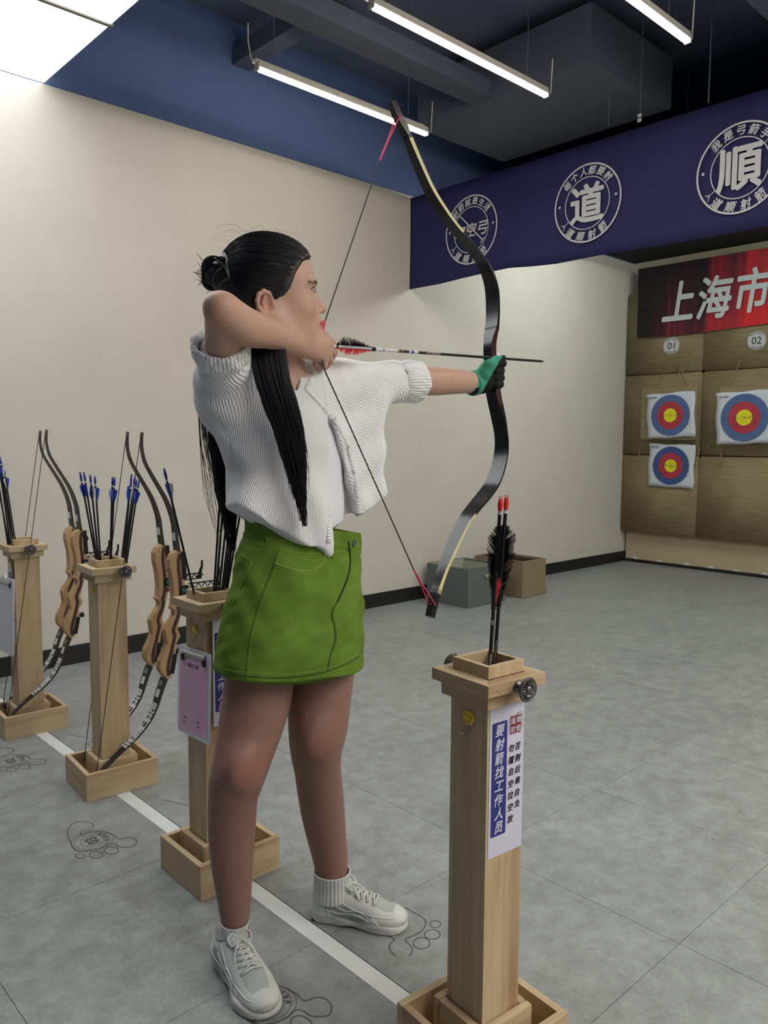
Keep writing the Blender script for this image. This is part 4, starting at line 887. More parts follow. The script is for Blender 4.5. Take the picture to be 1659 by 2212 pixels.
def join_me(name, mes):
    vs = []; fs = []; o = 0
    for m_ in mes:
        v = verts(m_); f = np.empty(len(m_.loops), np.int32); m_.loops.foreach_get('vertex_index', f); vs.append(v); fs.append(f.reshape(-1, 4)+o); o += len(v)
    v = np.concatenate(vs); f = np.concatenate(fs); me = bpy.data.meshes.new(name); me.vertices.add(len(v)); me.vertices.foreach_set('co', v.ravel()); me.loops.add(len(f)*4); me.loops.foreach_set('vertex_index', f.ravel())
    me.polygons.add(len(f)); me.polygons.foreach_set('loop_start', np.arange(len(f), dtype=np.int32)*4); me.polygons.foreach_set('use_smooth', np.ones(len(f), bool)); me.update(); return me
def Q(px, py, y): return on(px, py, 1, y)
def proj(P): d = np.asarray(P)-CAM; k = d@FWD; return 829.5+F_PX*(d@RGT)/k, 1106-F_PX*(d@UPV)/k
def depth(p): return float((np.asarray(p)-CAM)@FWD)
def sec(x0, x1, py, y): "centre and radius of a limb seen between x0 and x1 at row py"; c = Q((x0+x1)/2, py, y); return c, (x1-x0)/2*depth(c)/F_PX

# ------------------------------------------------------------------ the archer
PERS = thing('person', 'woman in white knit cardigan and green denim miniskirt drawing a black recurve bow', 'person', (1.05, 1.46, 0))
def kid(o, p=None): return adopt(o, PERS)
m = nmat('skin', rough=.5, spec=.4); t = NT(m); at = t.n('ShaderNodeVertexColor', layer_name='Col'); v = t.coord(kind='Object')
fn = t.noise(v, 22, 4, .6); t.col(t.mix(t.math('MULTIPLY', fn, .22), at.outputs[0], lin(158, 100, 84).tolist()+[1])); t.bump(t.noise(v, 420, 2), .06, .001)
m.node_tree.nodes['Principled BSDF'].inputs['Subsurface Weight'].default_value = .12; m.node_tree.nodes['Principled BSDF'].inputs['Subsurface Radius'].default_value = (.012, .004, .002); M_skin = m

B = SDF()
# legs, measured row by row
YR, YL = 1.475, 1.475
Rl = [sec(*a) for a in ((502, 628, 1400, 1.48), (489, 632, 1480, 1.48), (478, 610, 1560, 1.475), (467, 580, 1640, 1.465), (460, 565, 1680, 1.465), (455, 552, 1710, 1.475), (453, 549, 1777, 1.49), (459, 543, 1863, 1.49), (476, 538, 1950, 1.485), (484, 532, 2000, 1.48), (492, 538, 2040, 1.475))]
Ll = [sec(*a) for a in ((636, 764, 1380, 1.46), (628, 763, 1440, 1.46), (626, 752, 1530, 1.455), (629, 744, 1580, 1.445), (632, 733, 1615, 1.445), (638, 731, 1645, 1.455), (645, 737, 1700, 1.47), (656, 742, 1765, 1.475), (673, 745, 1825, 1.475), (684, 748, 1868, 1.47), (692, 742, 1910, 1.46))]
for S_l in (Rl, Ll):
    A_l = smooth_closed([np.append(s_[0], s_[1]) for s_ in S_l], 4, False)
    for it in range(4): A_l[1:-1] = (A_l[:-2]+2*A_l[1:-1]+A_l[2:])/4
    B.chain([a_[:3] for a_ in A_l], [a_[3] for a_ in A_l], .012)
hipR, hipL = Rl[0][0]+np.array([.02, 0, .12]), Ll[0][0]+np.array([-.02, .0, .12])
B.cone(Rl[0][0], hipR, Rl[0][1], .055, .03); B.cone(Ll[0][0], hipL, Ll[0][1], .065, .03)
# kneecaps
for c_, s_ in ((Q(528, 1665, 1.405), 1), (Q(690, 1598, 1.395), 1)): B.ell(c_+np.array([0, .012, 0]), (.026, .014, .03), .05)
PC = np.array([1.07, 1.475, 0])
B.ell(PC+(0, .0, .88), (.12, .08, .12), .05); B.ell(PC+(0.028, 0, 1.03), (.105, .078, .12), .05); B.ell(PC+(-.01, .0, 1.19), (.122, .078, .13), .05); B.ell(PC+(-.01, 0, 1.30), (.14, .078, .06), .04)
shR, shL = np.array([.935, 1.495, 1.32]), np.array([1.195, 1.45, 1.335])
elR, wrR = Q(481, 672, 1.315), Q(647, 743, 1.375)
elL, wrL = Q(900, 822, 1.425), Q(1024, 826, 1.41)
B.cone(shR, elR, .044, .034, .02); B.cone(shL, elL, .040, .035, .015)
fR = lambda u: elR*(1-u)+wrR*u
A_r = smooth_closed([np.append(elR, .033), np.append(fR(.25)+np.array([0, 0, -.012]), .036), np.append(fR(.6)+np.array([0, 0, -.004]), .029), np.append(wrR, .0235)], 4, False); B.chain([a_[:3] for a_ in A_r], [a_[3] for a_ in A_r], .008); B.ell(elR+np.array([-.012, -.006, .008]), (.022, .022, .020), .02)
fL = lambda u: elL*(1-u)+wrL*u
A_r = smooth_closed([np.append(elL, .0345), np.append(fL(.3), .0345), np.append(fL(.65), .0300), np.append(wrL, .0262), np.append(fL(1.15), .022)], 4, False); B.chain([a_[:3] for a_ in A_r], [a_[3] for a_ in A_r], .008)
# neck
TH = R_(17); fa = -R_(43.2)+TH; hf = np.array([math.cos(fa), math.sin(fa), 0]); hs = np.array([math.sin(fa), -math.cos(fa), 0]); hu = np.array([0, 0, 1.0])
pit = R_(0); HC = Q(586, 652, 1.42)
def Hd(f, s_, u): return HC+hf*f+hs*s_+hu*u
HR = np.stack([hf, hs, hu])
B.cone(Hd(-.022, 0, -.04), np.array([1.045, 1.47, 1.345]), .050, .056, .02)
B.cone(np.array([1.045, 1.47, 1.34]), shR, .055, .045, .03); B.cone(np.array([1.045, 1.47, 1.34]), shL, .055, .045, .03)
# sternomastoid and collar bones
B.cone(Hd(-.02, .052, -.05), np.array([1.080, 1.415, 1.335]), .010, .007, .02)
B.cone(np.array([1.085, 1.412, 1.335]), np.array([1.16, 1.43, 1.345]), .007, .007, .02); B.cone(np.array([1.07, 1.412, 1.335]), np.array([.985, 1.45, 1.345]), .007, .007, .02)
# head
E_ = lambda f, s_, u, r, k=.012, op='u': B.ell(Hd(f, s_, u), r, k, op, HR)
E_(-.008, 0, .043, (.096, .075, .088)); E_(.030, 0, .05, (.052, .060, .062), .03); E_(.034, 0, -.008, (.060, .056, .066), .03)
for s_ in (1, -1):
    E_(.052, s_*.036, -.020, (.032, .025, .032), .022)
    B.cone(Hd(-.004, s_*.054, -.035), Hd(.072, s_*.02, -.066), .021, .016, .028)
    E_(.073, s_*.028, .040, (.014, .026, .010), .018)
E_(.088, 0, -.066, (.017, .021, .015), .02); E_(.084, 0, -.040, (.024, .027, .024), .02)
for s_ in (1, -1): E_(.095, s_*.034, .020, (.014, .018, .010), .014, 's')
B.cone(Hd(.084, 0, .030), Hd(.105, 0, -.004), .0075, .009, .012); E_(.109, 0, -.0095, (.0105, .0105, .0095), .006)
for s_ in (1, -1):
    E_(.0985, s_*.0125, -.0155, (.0105, .0062, .0075), .005); E_(.1035, s_*.0065, -.0215, (.005, .0032, .003), .003, 's')
    E_(.0715, s_*.034, .0195, (.0145, .0165, .0118), .004)
    B.chain([Hd(.0835, s_*.0205, .0185), Hd(.0862, s_*.031, .0195), Hd(.0815, s_*.043, .0185)], [.0012, .0021, .001], .0015, 's')
    B.chain([Hd(.0835, s_*.020, .0235), Hd(.0868, s_*.031, .0255), Hd(.081, s_*.044, .022)], [.0022, .0028, .002], .003)
    # lips
    B.chain([Hd(.0935, s_*.0235, -.0445), Hd(.1035, s_*.012, -.0395), Hd(.1085, s_*.003, -.0375)], [.0028, .0048, .0052], .005)
    B.chain([Hd(.0935, s_*.0225, -.0465), Hd(.1025, s_*.011, -.0500), Hd(.1065, 0, -.0505)], [.0028, .0052, .0062], .005)
    B.chain([Hd(.096, s_*.0245, -.0452), Hd(.1075, s_*.012, -.0440), Hd(.113, 0, -.0445)], [.0010, .0012, .0012], .002, 's')
    # ear
    ea = [(-.011, -.009), (-.018, .003), (-.029, .006), (-.039, -.002), (-.0425, -.015), (-.040, -.028), (-.031, -.040), (-.018, -.049), (-.008, -.049)]
    sy = [.076, .081, .085, .088, .089, .087, .084, .080, .077]
    E_(-.023, s_*.074, -.020, (.018, .010, .026), .006)
    B.chain([Hd(a_[0], s_*y_, a_[1]) for a_, y_ in zip(ea, sy)], [.003, .0035, .0038, .0038, .0037, .0036, .0045, .0058, .0050], .007)
    E_(-.019, s_*.086, -.017, (.011, .0085, .015), .004, 's'); B.chain([Hd(-.026, s_*.082, -.004), Hd(-.031, s_*.083, -.018), Hd(-.024, s_*.081, -.033)], [.0024, .0028, .0024], .003)
    E_(-.006, s_*.077, -.022, (.004, .004, .006), .004)
# drawing hand: knuckles to the right, fingers folding away from the camera round the string
def HP(px, py, y): return Q(px, py, y)
kn = [HP(703, 729, 1.362), HP(709, 744, 1.358), HP(707, 760, 1.360), HP(699, 774, 1.364)]
for i, K in enumerate(kn): B.cone(wrR+np.array([.008, 0, .006-.006*i]), K, .0165, .0108, .010)
B.ell((wrR+kn[1]+kn[2])/3+np.array([.0, .006, 0]), (.03, .016, .027), .012)
fing = [[(kn[0], .0105), (HP(717, 742, 1.372), .0094), (HP(716, 757, 1.395), .0086), (HP(706, 762, 1.405), .0080)],
        [(kn[1], .0105), (HP(720, 762, 1.372), .0095), (HP(713, 777, 1.394), .0086), (HP(700, 776, 1.402), .0080)],
        [(kn[2], .0102), (HP(712, 779, 1.368), .0092), (HP(702, 791, 1.386), .0084), (HP(690, 784, 1.392), .0078)],
        [(kn[3], .0095), (HP(700, 789, 1.366), .0082), (HP(690, 796, 1.378), .0076), (HP(682, 786, 1.376), .0070)]]
for fg in fing: B.chain([p for p, r in fg], [r for p, r in fg], .0025)
B.chain([wrR+np.array([.015, .016, .0]), HP(684, 742, 1.405), HP(704, 745, 1.418), HP(716, 752, 1.41)], [.014, .0125, .0105, .009], .006)

body = B.mesh((.74, 1.24, .06), (1.78, 1.62, HC[2]+.15), .0023, 'body', 1); V_ = verts(body)
loc = (V_-HC)@HR.T; base = np.tile(lin(192, 156, 136), (len(V_), 1))
def blob(c, r, col, w=1.0):
    global base
    d = np.linalg.norm((loc-np.array(c))/np.array(r), axis=1); a = np.clip(1.25-d, 0, 1)[:, None]*w; base = base*(1-a)+np.array(col)*a
blob((.055, .045, -.025), (.04, .03, .03), lin(196, 140, 122), .5); blob((.108, 0, -.012), (.016, .016, .014), lin(196, 142, 124), .5); blob((-.02, .083, -.02), (.02, .02, .03), lin(190, 128, 112), .6)
lipd = np.minimum(np.abs(loc[:, 1]), .03); lip = (loc[:, 0] > .088) & (np.abs(loc[:, 1]) < .0245) & (loc[:, 2] < -.0335-.35*np.maximum(lipd-.006, 0)) & (loc[:, 2] > -.0570+.50*np.maximum(lipd-.004, 0)); base[lip] = lin(176, 96, 90)
# legs painted darker for the shade on them, knees and elbow redder
zz = V_[:, 2]; w_ = np.clip((1.0-zz)/.1, 0, 1)[:, None]; base = base*(1-w_*.85)+lin(126, 95, 84)*w_*.9
def wblob(c, r, col, w):
    global base
    a = np.clip(1.2-np.linalg.norm((V_-np.array(c))/r, axis=1), 0, 1)[:, None]*w; base = base*(1-a)+np.array(col)*a
wblob(Q(530, 1660, 1.42), .05, lin(165, 100, 86), .6); wblob(Q(690, 1600, 1.41), .05, lin(160, 100, 86), .5); wblob(elR, .04, lin(196, 140, 122), .5); wblob(kn[0], .02, lin(200, 146, 130), .4); wblob(Q(700, 785, 1.38), .025, lin(180, 120, 104), .6)
setcol(body, base); bo = kid(obj('body', body, M_skin)); 
# eyes, lashes, brows
M_eye = nmat('eye_white', srgb(205, 198, 190), .2); M_iris = nmat('dark_iris', srgb(28, 18, 14), .1); M_hairm = nmat('black_lash', srgb(20, 17, 17), .6)
def snap(S0, P, off, it=4):
    P = np.array(P, float)
    for _ in range(it):
        dd = S0.at(P); e = .0015; g_ = np.stack([S0.at(P+np.eye(3)[k]*e)-S0.at(P-np.eye(3)[k]*e) for k in range(3)], -1)/(2*e); g_ /= np.maximum(np.linalg.norm(g_, axis=-1), .3)[..., None]; P = P-g_*(dd-off)[..., None]
    return P
def eye_row(s_, u, lift=0.0):
    "a point of the lid opening: u 0..1 from inner to outer corner"
    return .0195+.029*u
def lid(u, up): return (.0205+.0022*u)+((.0048*math.sin(math.pi*u**.9)) if up else (-.0036*math.sin(math.pi*u)))
for s_ in (1, -1):
    NU, NV = 24, 8; G_p = []
    for i in range(NU+1):
        for j in range(NV+1):
            u = i/NU; z_ = lid(u, False)*(1-j/NV)+lid(u, True)*j/NV; G_p.append(Hd(.0855-.010*u, s_*eye_row(s_, u), z_))
    G_p = snap(B, G_p, .0007); fs = [(i*(NV+1)+j, (i+1)*(NV+1)+j, (i+1)*(NV+1)+j+1, i*(NV+1)+j+1) for i in range(NU) for j in range(NV)]
    q = MB(); q.add(G_p, fs); kid(obj('eye', q, M_eye, smooth='all', fix=False))
    I_p = [Hd(.086, s_*.0335, .0225)]+[Hd(.085, s_*(.0335+.0058*math.cos(a_)), max(min(.0225+.0054*math.sin(a_), lid(.48, True)-.0002), lid(.48, False)+.0004)) for a_ in np.linspace(0, 2*math.pi, 25)[:-1]]
    I_p = snap(B, I_p, .0012); q = MB(); q.add(I_p, [(0, 1+k, 1+(k+1) % 24) for k in range(24)]); kid(obj('iris', q, M_iris, smooth='all', fix=False))
    for up, r_, nm in ((True, .0015, 'upper_lash_line'), (False, .0006, 'lower_lash_line')):
        L_ = snap(B, [Hd(.0855-.010*u, s_*eye_row(s_, u), lid(u, up)) for u in np.linspace(0, 1.06 if up else 1, 16)], .0010); q = MB(); q.tube(L_, [r_*(.35+.65*math.sin(math.pi*min(1, .15+.8*k/15))) for k in range(16)], 6); kid(obj(nm, q, M_hairm, smooth=True))
    L_ = snap(B, [Hd(.0855-.010*u, s_*eye_row(s_, u), lid(u, True)+.0030) for u in np.linspace(.1, .95, 12)], .0000); q = MB(); q.tube(L_, .0004, 5); kid(obj('lid_crease', q, nmat('lid_fold', srgb(128, 80, 66), .7), smooth=True))
    q = MB(); rb_ = random.Random(5)
    for i in range(80):
        u = i/79; f_ = .0935-.025*u**1.5; ss = .013+.042*u; uu = .037+.006*math.sin(u*2.4)-.004*u+rb_.uniform(-.0016, .0016)*(1.2-u); P0 = Hd(f_, s_*ss, uu)
        for it in range(4):
            d = float(B.at(P0)); g_ = np.array([float(B.at(P0+e*.001))-float(B.at(P0-e*.001)) for e in np.eye(3)])/.002; P0 = P0-g_/max(np.linalg.norm(g_), .3)*(d-.0004)
        P1 = P0+(-hf*.35+hs*s_*.9+hu*(.35-.5*u))*.0045; q.tube([P0, (P0+P1)/2+hf*.0006, P1], [.0004, .0005, .0002], 4)
    o = kid(obj('eyebrow', q, nmat('brow_hair', srgb(58, 42, 36), .8), smooth=True)); o['kind'] = 'stuff'

# ------------------------------------------------------------------ clothes
def knit(name, c1, freq, strength, dist):
    m = nmat(name, c1, .9, spec=.15); t = NT(m); a = t.n('ShaderNodeAttribute', attribute_name='ku'); b2 = t.n('ShaderNodeAttribute', attribute_name='kv'); v = t.coord()
    n1 = t.noise(v, 55, 3, .6); n2 = t.noise(v, 8, 2)
    ph = t.math('ADD', t.math('MULTIPLY', a.outputs['Fac'], freq), t.math('MULTIPLY', n1, 1.6)); ph = t.math('ADD', ph, t.math('MULTIPLY', t.math('SINE', t.math('MULTIPLY', b2.outputs['Fac'], 420.0)), .55))
    s_ = t.math('SINE', ph); fine = t.noise(v, 380, 2); hh = t.math('ADD', s_, t.math('MULTIPLY', fine, .8)); t.bump(hh, strength, dist)
    t.col(t.mix(t.math('MULTIPLY', s_, .08), c1, tuple(x*.72 for x in c1[:3])+(1,))); t.t.nodes[-1]; return m
M_knit = knit('white_knit', srgb(236, 236, 237), 1000.0, .5, .0018); M_rib = knit('white_rib', srgb(234, 234, 235), 900.0, .5, .002)
M_tank = speck('white_jersey', srgb(222, 222, 228), srgb(228, 228, 234), 30, .85, .1)
# tank top
T_ = SDF(); T_.ell(PC+(.040, .002, 1.06), (.122, .090, .26), .05); T_.ell(PC+(-.005, .002, 1.19), (.132, .096, .13), .05)
T_.fn(lambda P: P[..., 2]-1.27-.0*P[..., 0], (0, 0, 0), (2, 2, 2), .004, 'i'); T_.fn(lambda P: (.992-.02*np.sin(P[..., 0]*14))-P[..., 2], (0, 0, 0), (2, 2, 2), .004, 'i')
T_.fn(lambda P: .0010*np.sin(P[..., 2]*70+P[..., 0]*40)-.06, (0, 0, 0), (0, 0, 0), .001, 'u') if False else None
kid(obj('tank_top', T_.mesh((.88, 1.32, .95), (1.26, 1.6, 1.30), .004, 'tank_top'), M_tank))
# cardigan
C_ = SDF()
C_.ell(PC+(.004, .004, 1.02), (.142, .113, .34), .05); C_.ell(PC+(-.005, .002, 1.225), (.148, .108, .12), .05)
C_.cone(np.array([1.0, 1.47, 1.325]), np.array([1.12, 1.46, 1.33]), .058, .058, .05)
C_.cone(shR, shR*.6+elR*.4, .058, .054, .04); C_.cone(shL, Q(856, 825, 1.44), .056, .050, .04)
C_.rbox(np.array([1.225, 1.445, 1.16]), (.113, .050, .18), .045, .04); C_.ell(Q(482, 850, 1.50), (.050, .065, .085), .05)
C_.ell(np.array([.958, 1.435, 1.03]), (.052, .052, .085), .04); C_.ell(np.array([1.075, 1.395, 1.0]), (.065, .045, .12), .04)
def hem(P):
    x, y, z = P[..., 0], P[..., 1], P[..., 2]; zl = np.interp(x, [.85, .91, .98, 1.05, 1.115, 1.135, 1.20, 1.26, 1.34], [1.085, 1.062, 1.012, .972, .945, .975, 1.008, 1.04, 1.075])
    zl = zl+np.clip(y-1.46, 0, .2)*.35+.0035*np.sin(x*95+y*60); return zl-z
C_.fn(lambda P: P[..., 2]*0-.0, (0, 0, 0), (0, 0, 0), .001, 'u') if False else None
C_.fn(hem, (0, 0, 0), (2, 2, 2), .004, 'i')
def wr_(P):  # soft folds, radiating from the raised sleeve and hanging from the arm
    x, y, z = P[..., 0], P[..., 1], P[..., 2]; return None
oR, oL = Q(714, 900, 1.368), Q(716, 900, 1.368); oRb, oLb = Q(717, 1172, 1.362), Q(767, 1125, 1.372)
def opening(P):
    x, y, z = P[..., 0], P[..., 1], P[..., 2]; z0 = oR[2]; k = np.clip((z0-z)/(z0-.99), 0, 1.3); xr = oR[0]+(oRb[0]-oR[0])*k; xl = oL[0]+(oLb[0]+.030-oL[0])*k**.8
    return np.maximum(np.maximum(np.maximum(xr-x, x-xl-.35*np.clip(y-1.37, 0, .1)), z-z0), y-1.43)
C_.fn(opening, (1.0, 1.2, .9), (1.27, 1.43, 1.3), .004, 's')
vb, vtR, vtL = Q(664, 843, 1.35), Q(596, 770, 1.40), Q(676, 762, 1.40)
def vneck(P):
    x, y, z = P[..., 0], P[..., 1], P[..., 2]; k = (z-vb[2])/.08; xr = vb[0]-.075*k; xl = vb[0]+.016*np.sin(np.clip(k, 0, 1)*2.4)
    return np.maximum(np.maximum(np.maximum(xr-x, x-xl), vb[2]-z), y-1.47)
C_.fn(vneck, (.9, 1.2, 1.27), (1.3, 1.47, 1.5), .004, 's')
C_.cone(np.array([1.04, 1.455, 1.30]), Hd(-.022, 0, -.02), .060, .052, .006, 's')
# sleeve mouths
uR = (elR-shR)/np.linalg.norm(elR-shR); uL = (elL-shL)/np.linalg.norm(elL-shL); mR = Q(478, 752, 1.40)
cme = C_.mesh((.76, 1.27, .94), (1.42, 1.64, 1.42), .0042, 'cardigan', 3)
v = verts(cme); xx, yy, zz = v[:, 0], v[:, 1], v[:, 2]
def vnormals(me): a = np.empty(len(me.vertices)*3, f32); me.vertices.foreach_get('normal', a); return a.reshape(-1, 3)
nn = vnormals(cme); ang = np.arctan2(yy-1.46, xx-1.05)
fold = .0035*np.sin((xx*.6-zz)*62+2*np.sin(yy*20))*np.clip((xx-1.1)/.1, 0, 1)+.0035*np.sin((xx*1.0+zz*.35)*75)*np.clip((1.16-zz)/.1, 0, 1)+.003*np.sin((xx*.9+yy*.9-zz*.5)*90)*np.clip((1.0-xx)/.08, 0, 1)
v = v+nn*fold[:, None]; cme.vertices.foreach_set('co', v.astype(f32).ravel())
wt = (xx > 1.118).astype(float); ku = (1-wt)*(ang*.18-zz*.10)+wt*(zz*.85+xx*.56); setf(cme, ku, 'ku'); setf(cme, (1-wt)*zz+wt*xx, 'kv'); cme.update()
card = kid(obj('cardigan', cme, M_knit)); card['label'] = 'cropped white knit cardigan with rolled sleeves'
def ray_on(o, px, py, off=0.0):
    dg = bpy.context.evaluated_depsgraph_get(); mi = o.matrix_world.inverted(); d = ray(px, py); c = mi @ Vector(CAM); dd = (mi.to_3x3() @ Vector(d)).normalized()
    ok, p, n_, i = o.ray_cast(c, dd); 
    if not ok: return None, None
    p = o.matrix_world @ p; n_ = (o.matrix_world.to_3x3() @ n_).normalized(); return p+n_*off, n_
bpy.context.view_layer.update()
def stitched(name, o, pxs, r, mat, off=0.0, n=6, parent=None, flat=1.0, nn=8):
    P = smooth_closed(pxs, nn, False); pts = [ray_on(o, *p, off)[0] for p in P]; pts = [p for p in pts if p is not None]
    if len(pts) < 2: return None
    q = MB(); q.tube(pts, r, n, flat=flat); x = obj(name, q, mat, smooth=True); adopt(x, PERS) if parent is None else setattr(x, 'parent', parent); 
    if parent is not None: x.matrix_parent_inverse = parent.matrix_world.inverted()
    return x
def cuff(c, ax, rx, ry, L, name, seed, tilt=0):
    "rolled puffy cuff: a torus-like roll with ripples"
    z = Vector(ax).normalized(); M = frame(c, z.orthogonal(), z); vs = []; fs = []; n = 72; prof = [(1.0-.10, -.5), (1.02, -.42), (1.10, -.2), (1.12, 0), (1.10, .2), (1.13, .34), (1.06, .47), (.95, .5), (.86, .42), (.84, .2), (.84, -.2), (.9, -.5)]; k = len(prof); rs = random.Random(seed); ph = [rs.uniform(0, 6) for _ in range(6)]
    for j in range(n):
        a = 2*math.pi*j/n
        for i, (r_, h_) in enumerate(prof):
            w = 1+.022*math.sin(a*9+ph[0]+h_*5)+.02*math.sin(a*17+ph[1]-h_*9)+.012*math.sin(a*31+ph[2]+h_*14)
            vs.append(M @ Vector((rx*r_*w*math.cos(a), ry*r_*w*math.sin(a), L*h_*(1+.06*math.sin(a*5+ph[3])))))
    for j in range(n):
        for i in range(k): fs.append((j*k+i, ((j+1) % n)*k+i, ((j+1) % n)*k+(i+1) % k, j*k+(i+1) % k))
    q = MB(); q.add(vs, fs); me = q.mesh(name); setf(me, [(j // k)/n*2*math.pi*.05 for j in range(n*k)], 'ku'); setf(me, [(j % k)*.01 for j in range(n*k)], 'kv')
    o = obj(name, me, M_rib, smooth='all'); sb = o.modifiers.new('s', 'SUBSURF'); sb.levels = 1; sb.render_levels = 2; adopt(o, card) if False else None; o.parent = card; o.matrix_parent_inverse = card.matrix_world.inverted(); return o
cuff(Q(882, 825, 1.43), uL+np.array([0, 0, -.0]), .048, .048, .072, 'rolled_cuff', 1)
cuff(Q(478, 757, 1.41), uR+np.array([-.1, -.0, .35]), .050, .054, .050, 'rolled_cuff', 2)
def ribbon(name, o, pxs, w, th, mat, off, nn=8):
    P = smooth_closed(pxs, nn, False); hits = [ray_on(o, *p, off) for p in P]; hits = [(np.array(p), np.array(n_)) for p, n_ in hits if p is not None]; pts = np.array([h[0] for h in hits]); nr = np.array([h[1] for h in hits])
    for it in range(6):
        pts[1:-1] = (pts[:-2]+2*pts[1:-1]+pts[2:])/4; nr[1:-1] = (nr[:-2]+2*nr[1:-1]+nr[2:])/4
    nr /= np.linalg.norm(nr, axis=1)[:, None]; tg = np.gradient(pts, axis=0); tg /= np.linalg.norm(tg, axis=1)[:, None]; la = np.cross(tg, nr); la /= np.linalg.norm(la, axis=1)[:, None]; k = len(pts)
    prof = [(-.5, -.6), (-.5, .1), (-.42, .45), (0, .6), (.42, .45), (.5, .1), (.5, -.6)]; vs = []; q = MB(); kp = len(prof)
    for i in range(k): vs += [pts[i]+la[i]*a_*w+nr[i]*b_*th for a_, b_ in prof]
    q.add(vs, [(i*kp+j, i*kp+(j+1) % kp, (i+1)*kp+(j+1) % kp, (i+1)*kp+j) for i in range(k-1) for j in range(kp)]+[tuple(range(kp)), tuple((k-1)*kp+j for j in range(kp))])
    me = q.mesh(name); s_ = np.concatenate([[0], np.cumsum(np.linalg.norm(np.diff(pts, axis=0), axis=1))]); setf(me, np.repeat(s_, kp)*1.0, 'ku'); x = obj(name, me, mat, smooth='all'); x.parent = o; x.matrix_parent_inverse = o.matrix_world.inverted(); return x
ribbon('neckband', card, [(662, 842), (672, 822), (674, 800), (668, 782), (664, 770)], .014, .006, M_rib, .000)
ribbon('placket', card, [(660, 838), (686, 866), (708, 894), (711, 930), (711, 1000), (711, 1080), (709, 1172)], .012, .005, M_rib, .000)
ribbon('placket', card, [(722, 903), (745, 945), (762, 1000), (772, 1060), (778, 1116)], .016, .005, M_rib, .000)
for p in ((711, 899), (752, 962), (765, 1018), (774, 1072)):
    a, n_ = ray_on(card, *p, .003)
    if a is not None: q = MB(); q.lathe([(.0001, -.001), (.005, -.001), (.0055, .001), (.004, .002), (.0001, .0015)], frame(a+n_*.001, n_.orthogonal(), n_), 16); o = obj('button', q, M_rib, smooth=True); o.parent = card; o.matrix_parent_inverse = card.matrix_world.inverted()
# ------------------------------------------------------------------ skirt
from mathutils import noise as mnoise
m = nmat('green_denim', rough=.9, spec=.15); t = NT(m); v = t.coord(); tw_ = t.n('ShaderNodeTexWave', Scale=260, Distortion=.6, bands_direction='DIAGONAL'); t.l(v, tw_.inputs[0])
f = t.noise(v, 12, 5, .65); g = t.noise(v, 160, 2)
c = t.ramp(f, [(.3, srgb(80, 106, 32)), (.5, srgb(94, 122, 42)), (.72, srgb(108, 136, 52))]); t.col(t.mix(t.math('MULTIPLY', tw_.outputs['Fac'], .18), c, srgb(140, 166, 80))); t.bump(t.math('ADD', t.math('MULTIPLY', tw_.outputs['Fac'], .5), g), .2, .001); M_den = m
M_st = nmat('lime_stitching', srgb(136, 164, 66), .8); M_fly = nmat('fly_dark_thread', srgb(30, 40, 18), .9); M_seam = nmat('denim_seam', srgb(86, 114, 34), .9)  # dark thread: near-black green for fly edge, front seam and lower hem line
YSK = 1.463
lv = [(1140, 545, 768), (1172, 531, 772), (1200, 523, 773), (1250, 514, 774), (1300, 500, 776), (1350, 490, 778), (1400, 484, 779), (1440, 481.5, 779), (1470, 481, 778)]
LZ = []
for py, l_, r_2 in lv:
    c_ = Q((l_+r_2)/2, py, YSK); Wd = (r_2-l_)/2*depth(c_)/F_PX; bb = np.interp(c_[2], [.65, .8, 1.0], [.125, .119, .092]); LZ.append((c_[2], c_[0], math.sqrt(max(Wd**2-(.685*bb)**2, .004))/.729, bb))
LZ = np.array(LZ[::-1])
def skirt_pt(th, z, off=0.0):
    cx = np.interp(z, LZ[:, 0], LZ[:, 1]); a = np.interp(z, LZ[:, 0], LZ[:, 2])+off; b_ = np.interp(z, LZ[:, 0], LZ[:, 3])+off
    c, s_ = math.cos(th), math.sin(th); e = .92; x = cx+a*math.copysign(abs(c)**e, c); y = YSK+b_*math.copysign(abs(s_)**e, s_)
    return x, y
def skirt_disp(th, z):
    k = min(1, max(0, (z-.70)/.04))*min(1, max(0, (.985-z)/.05))
    n_ = mnoise.noise(Vector((th*1.1, z*18+th*2.2, 1.3)))*.0065+mnoise.noise(Vector((th*2.2, z*42-th*2.6, 7.7)))*.0042
    fl_ = .0025*math.sin(th*5+z*12)*min(1, max(0, (.9-z)/.2)); return n_*k+fl_
NT_, NZ_ = 200, 90; vs = []; fs = []
for j in range(NZ_+1):
    for i in range(NT_):
        th = 2*math.pi*i/NT_; x, y = skirt_pt(th, .8); zb = .683-.095*(x-1.0)+.0015*math.sin(th*7); zt = 1.0-.14*(x-1.10)+.05*max(0, y-1.46)
        z = zb+(zt-zb)*j/NZ_; d_ = skirt_disp(th, z); band = .0028 if z > zt-.038 else 0; hb = .0016 if z < zb+.017 else 0
        x, y = skirt_pt(th, z, d_+band+hb); vs.append((x, y, z))
for j in range(NZ_):
    for i in range(NT_): fs.append((j*NT_+i, j*NT_+(i+1) % NT_, (j+1)*NT_+(i+1) % NT_, (j+1)*NT_+i))
q = MB(); q.add(vs, fs); skirt = obj('skirt', q, M_den, smooth='all'); sd = skirt.modifiers.new('s', 'SOLIDIFY'); sd.thickness = .003; sd.offset = 1; kid(skirt); skirt['label'] = 'short green denim skirt'
vs = []; fs = []
for j in range(13):
    for i in range(64):
        th = 2*math.pi*i/64; x, y = skirt_pt(th, .74, -.014); zb = .675-.095*(x-1.0)+.005*math.sin(th*2+2.4); z = zb+.1*j/12; vs.append((x, y, z))
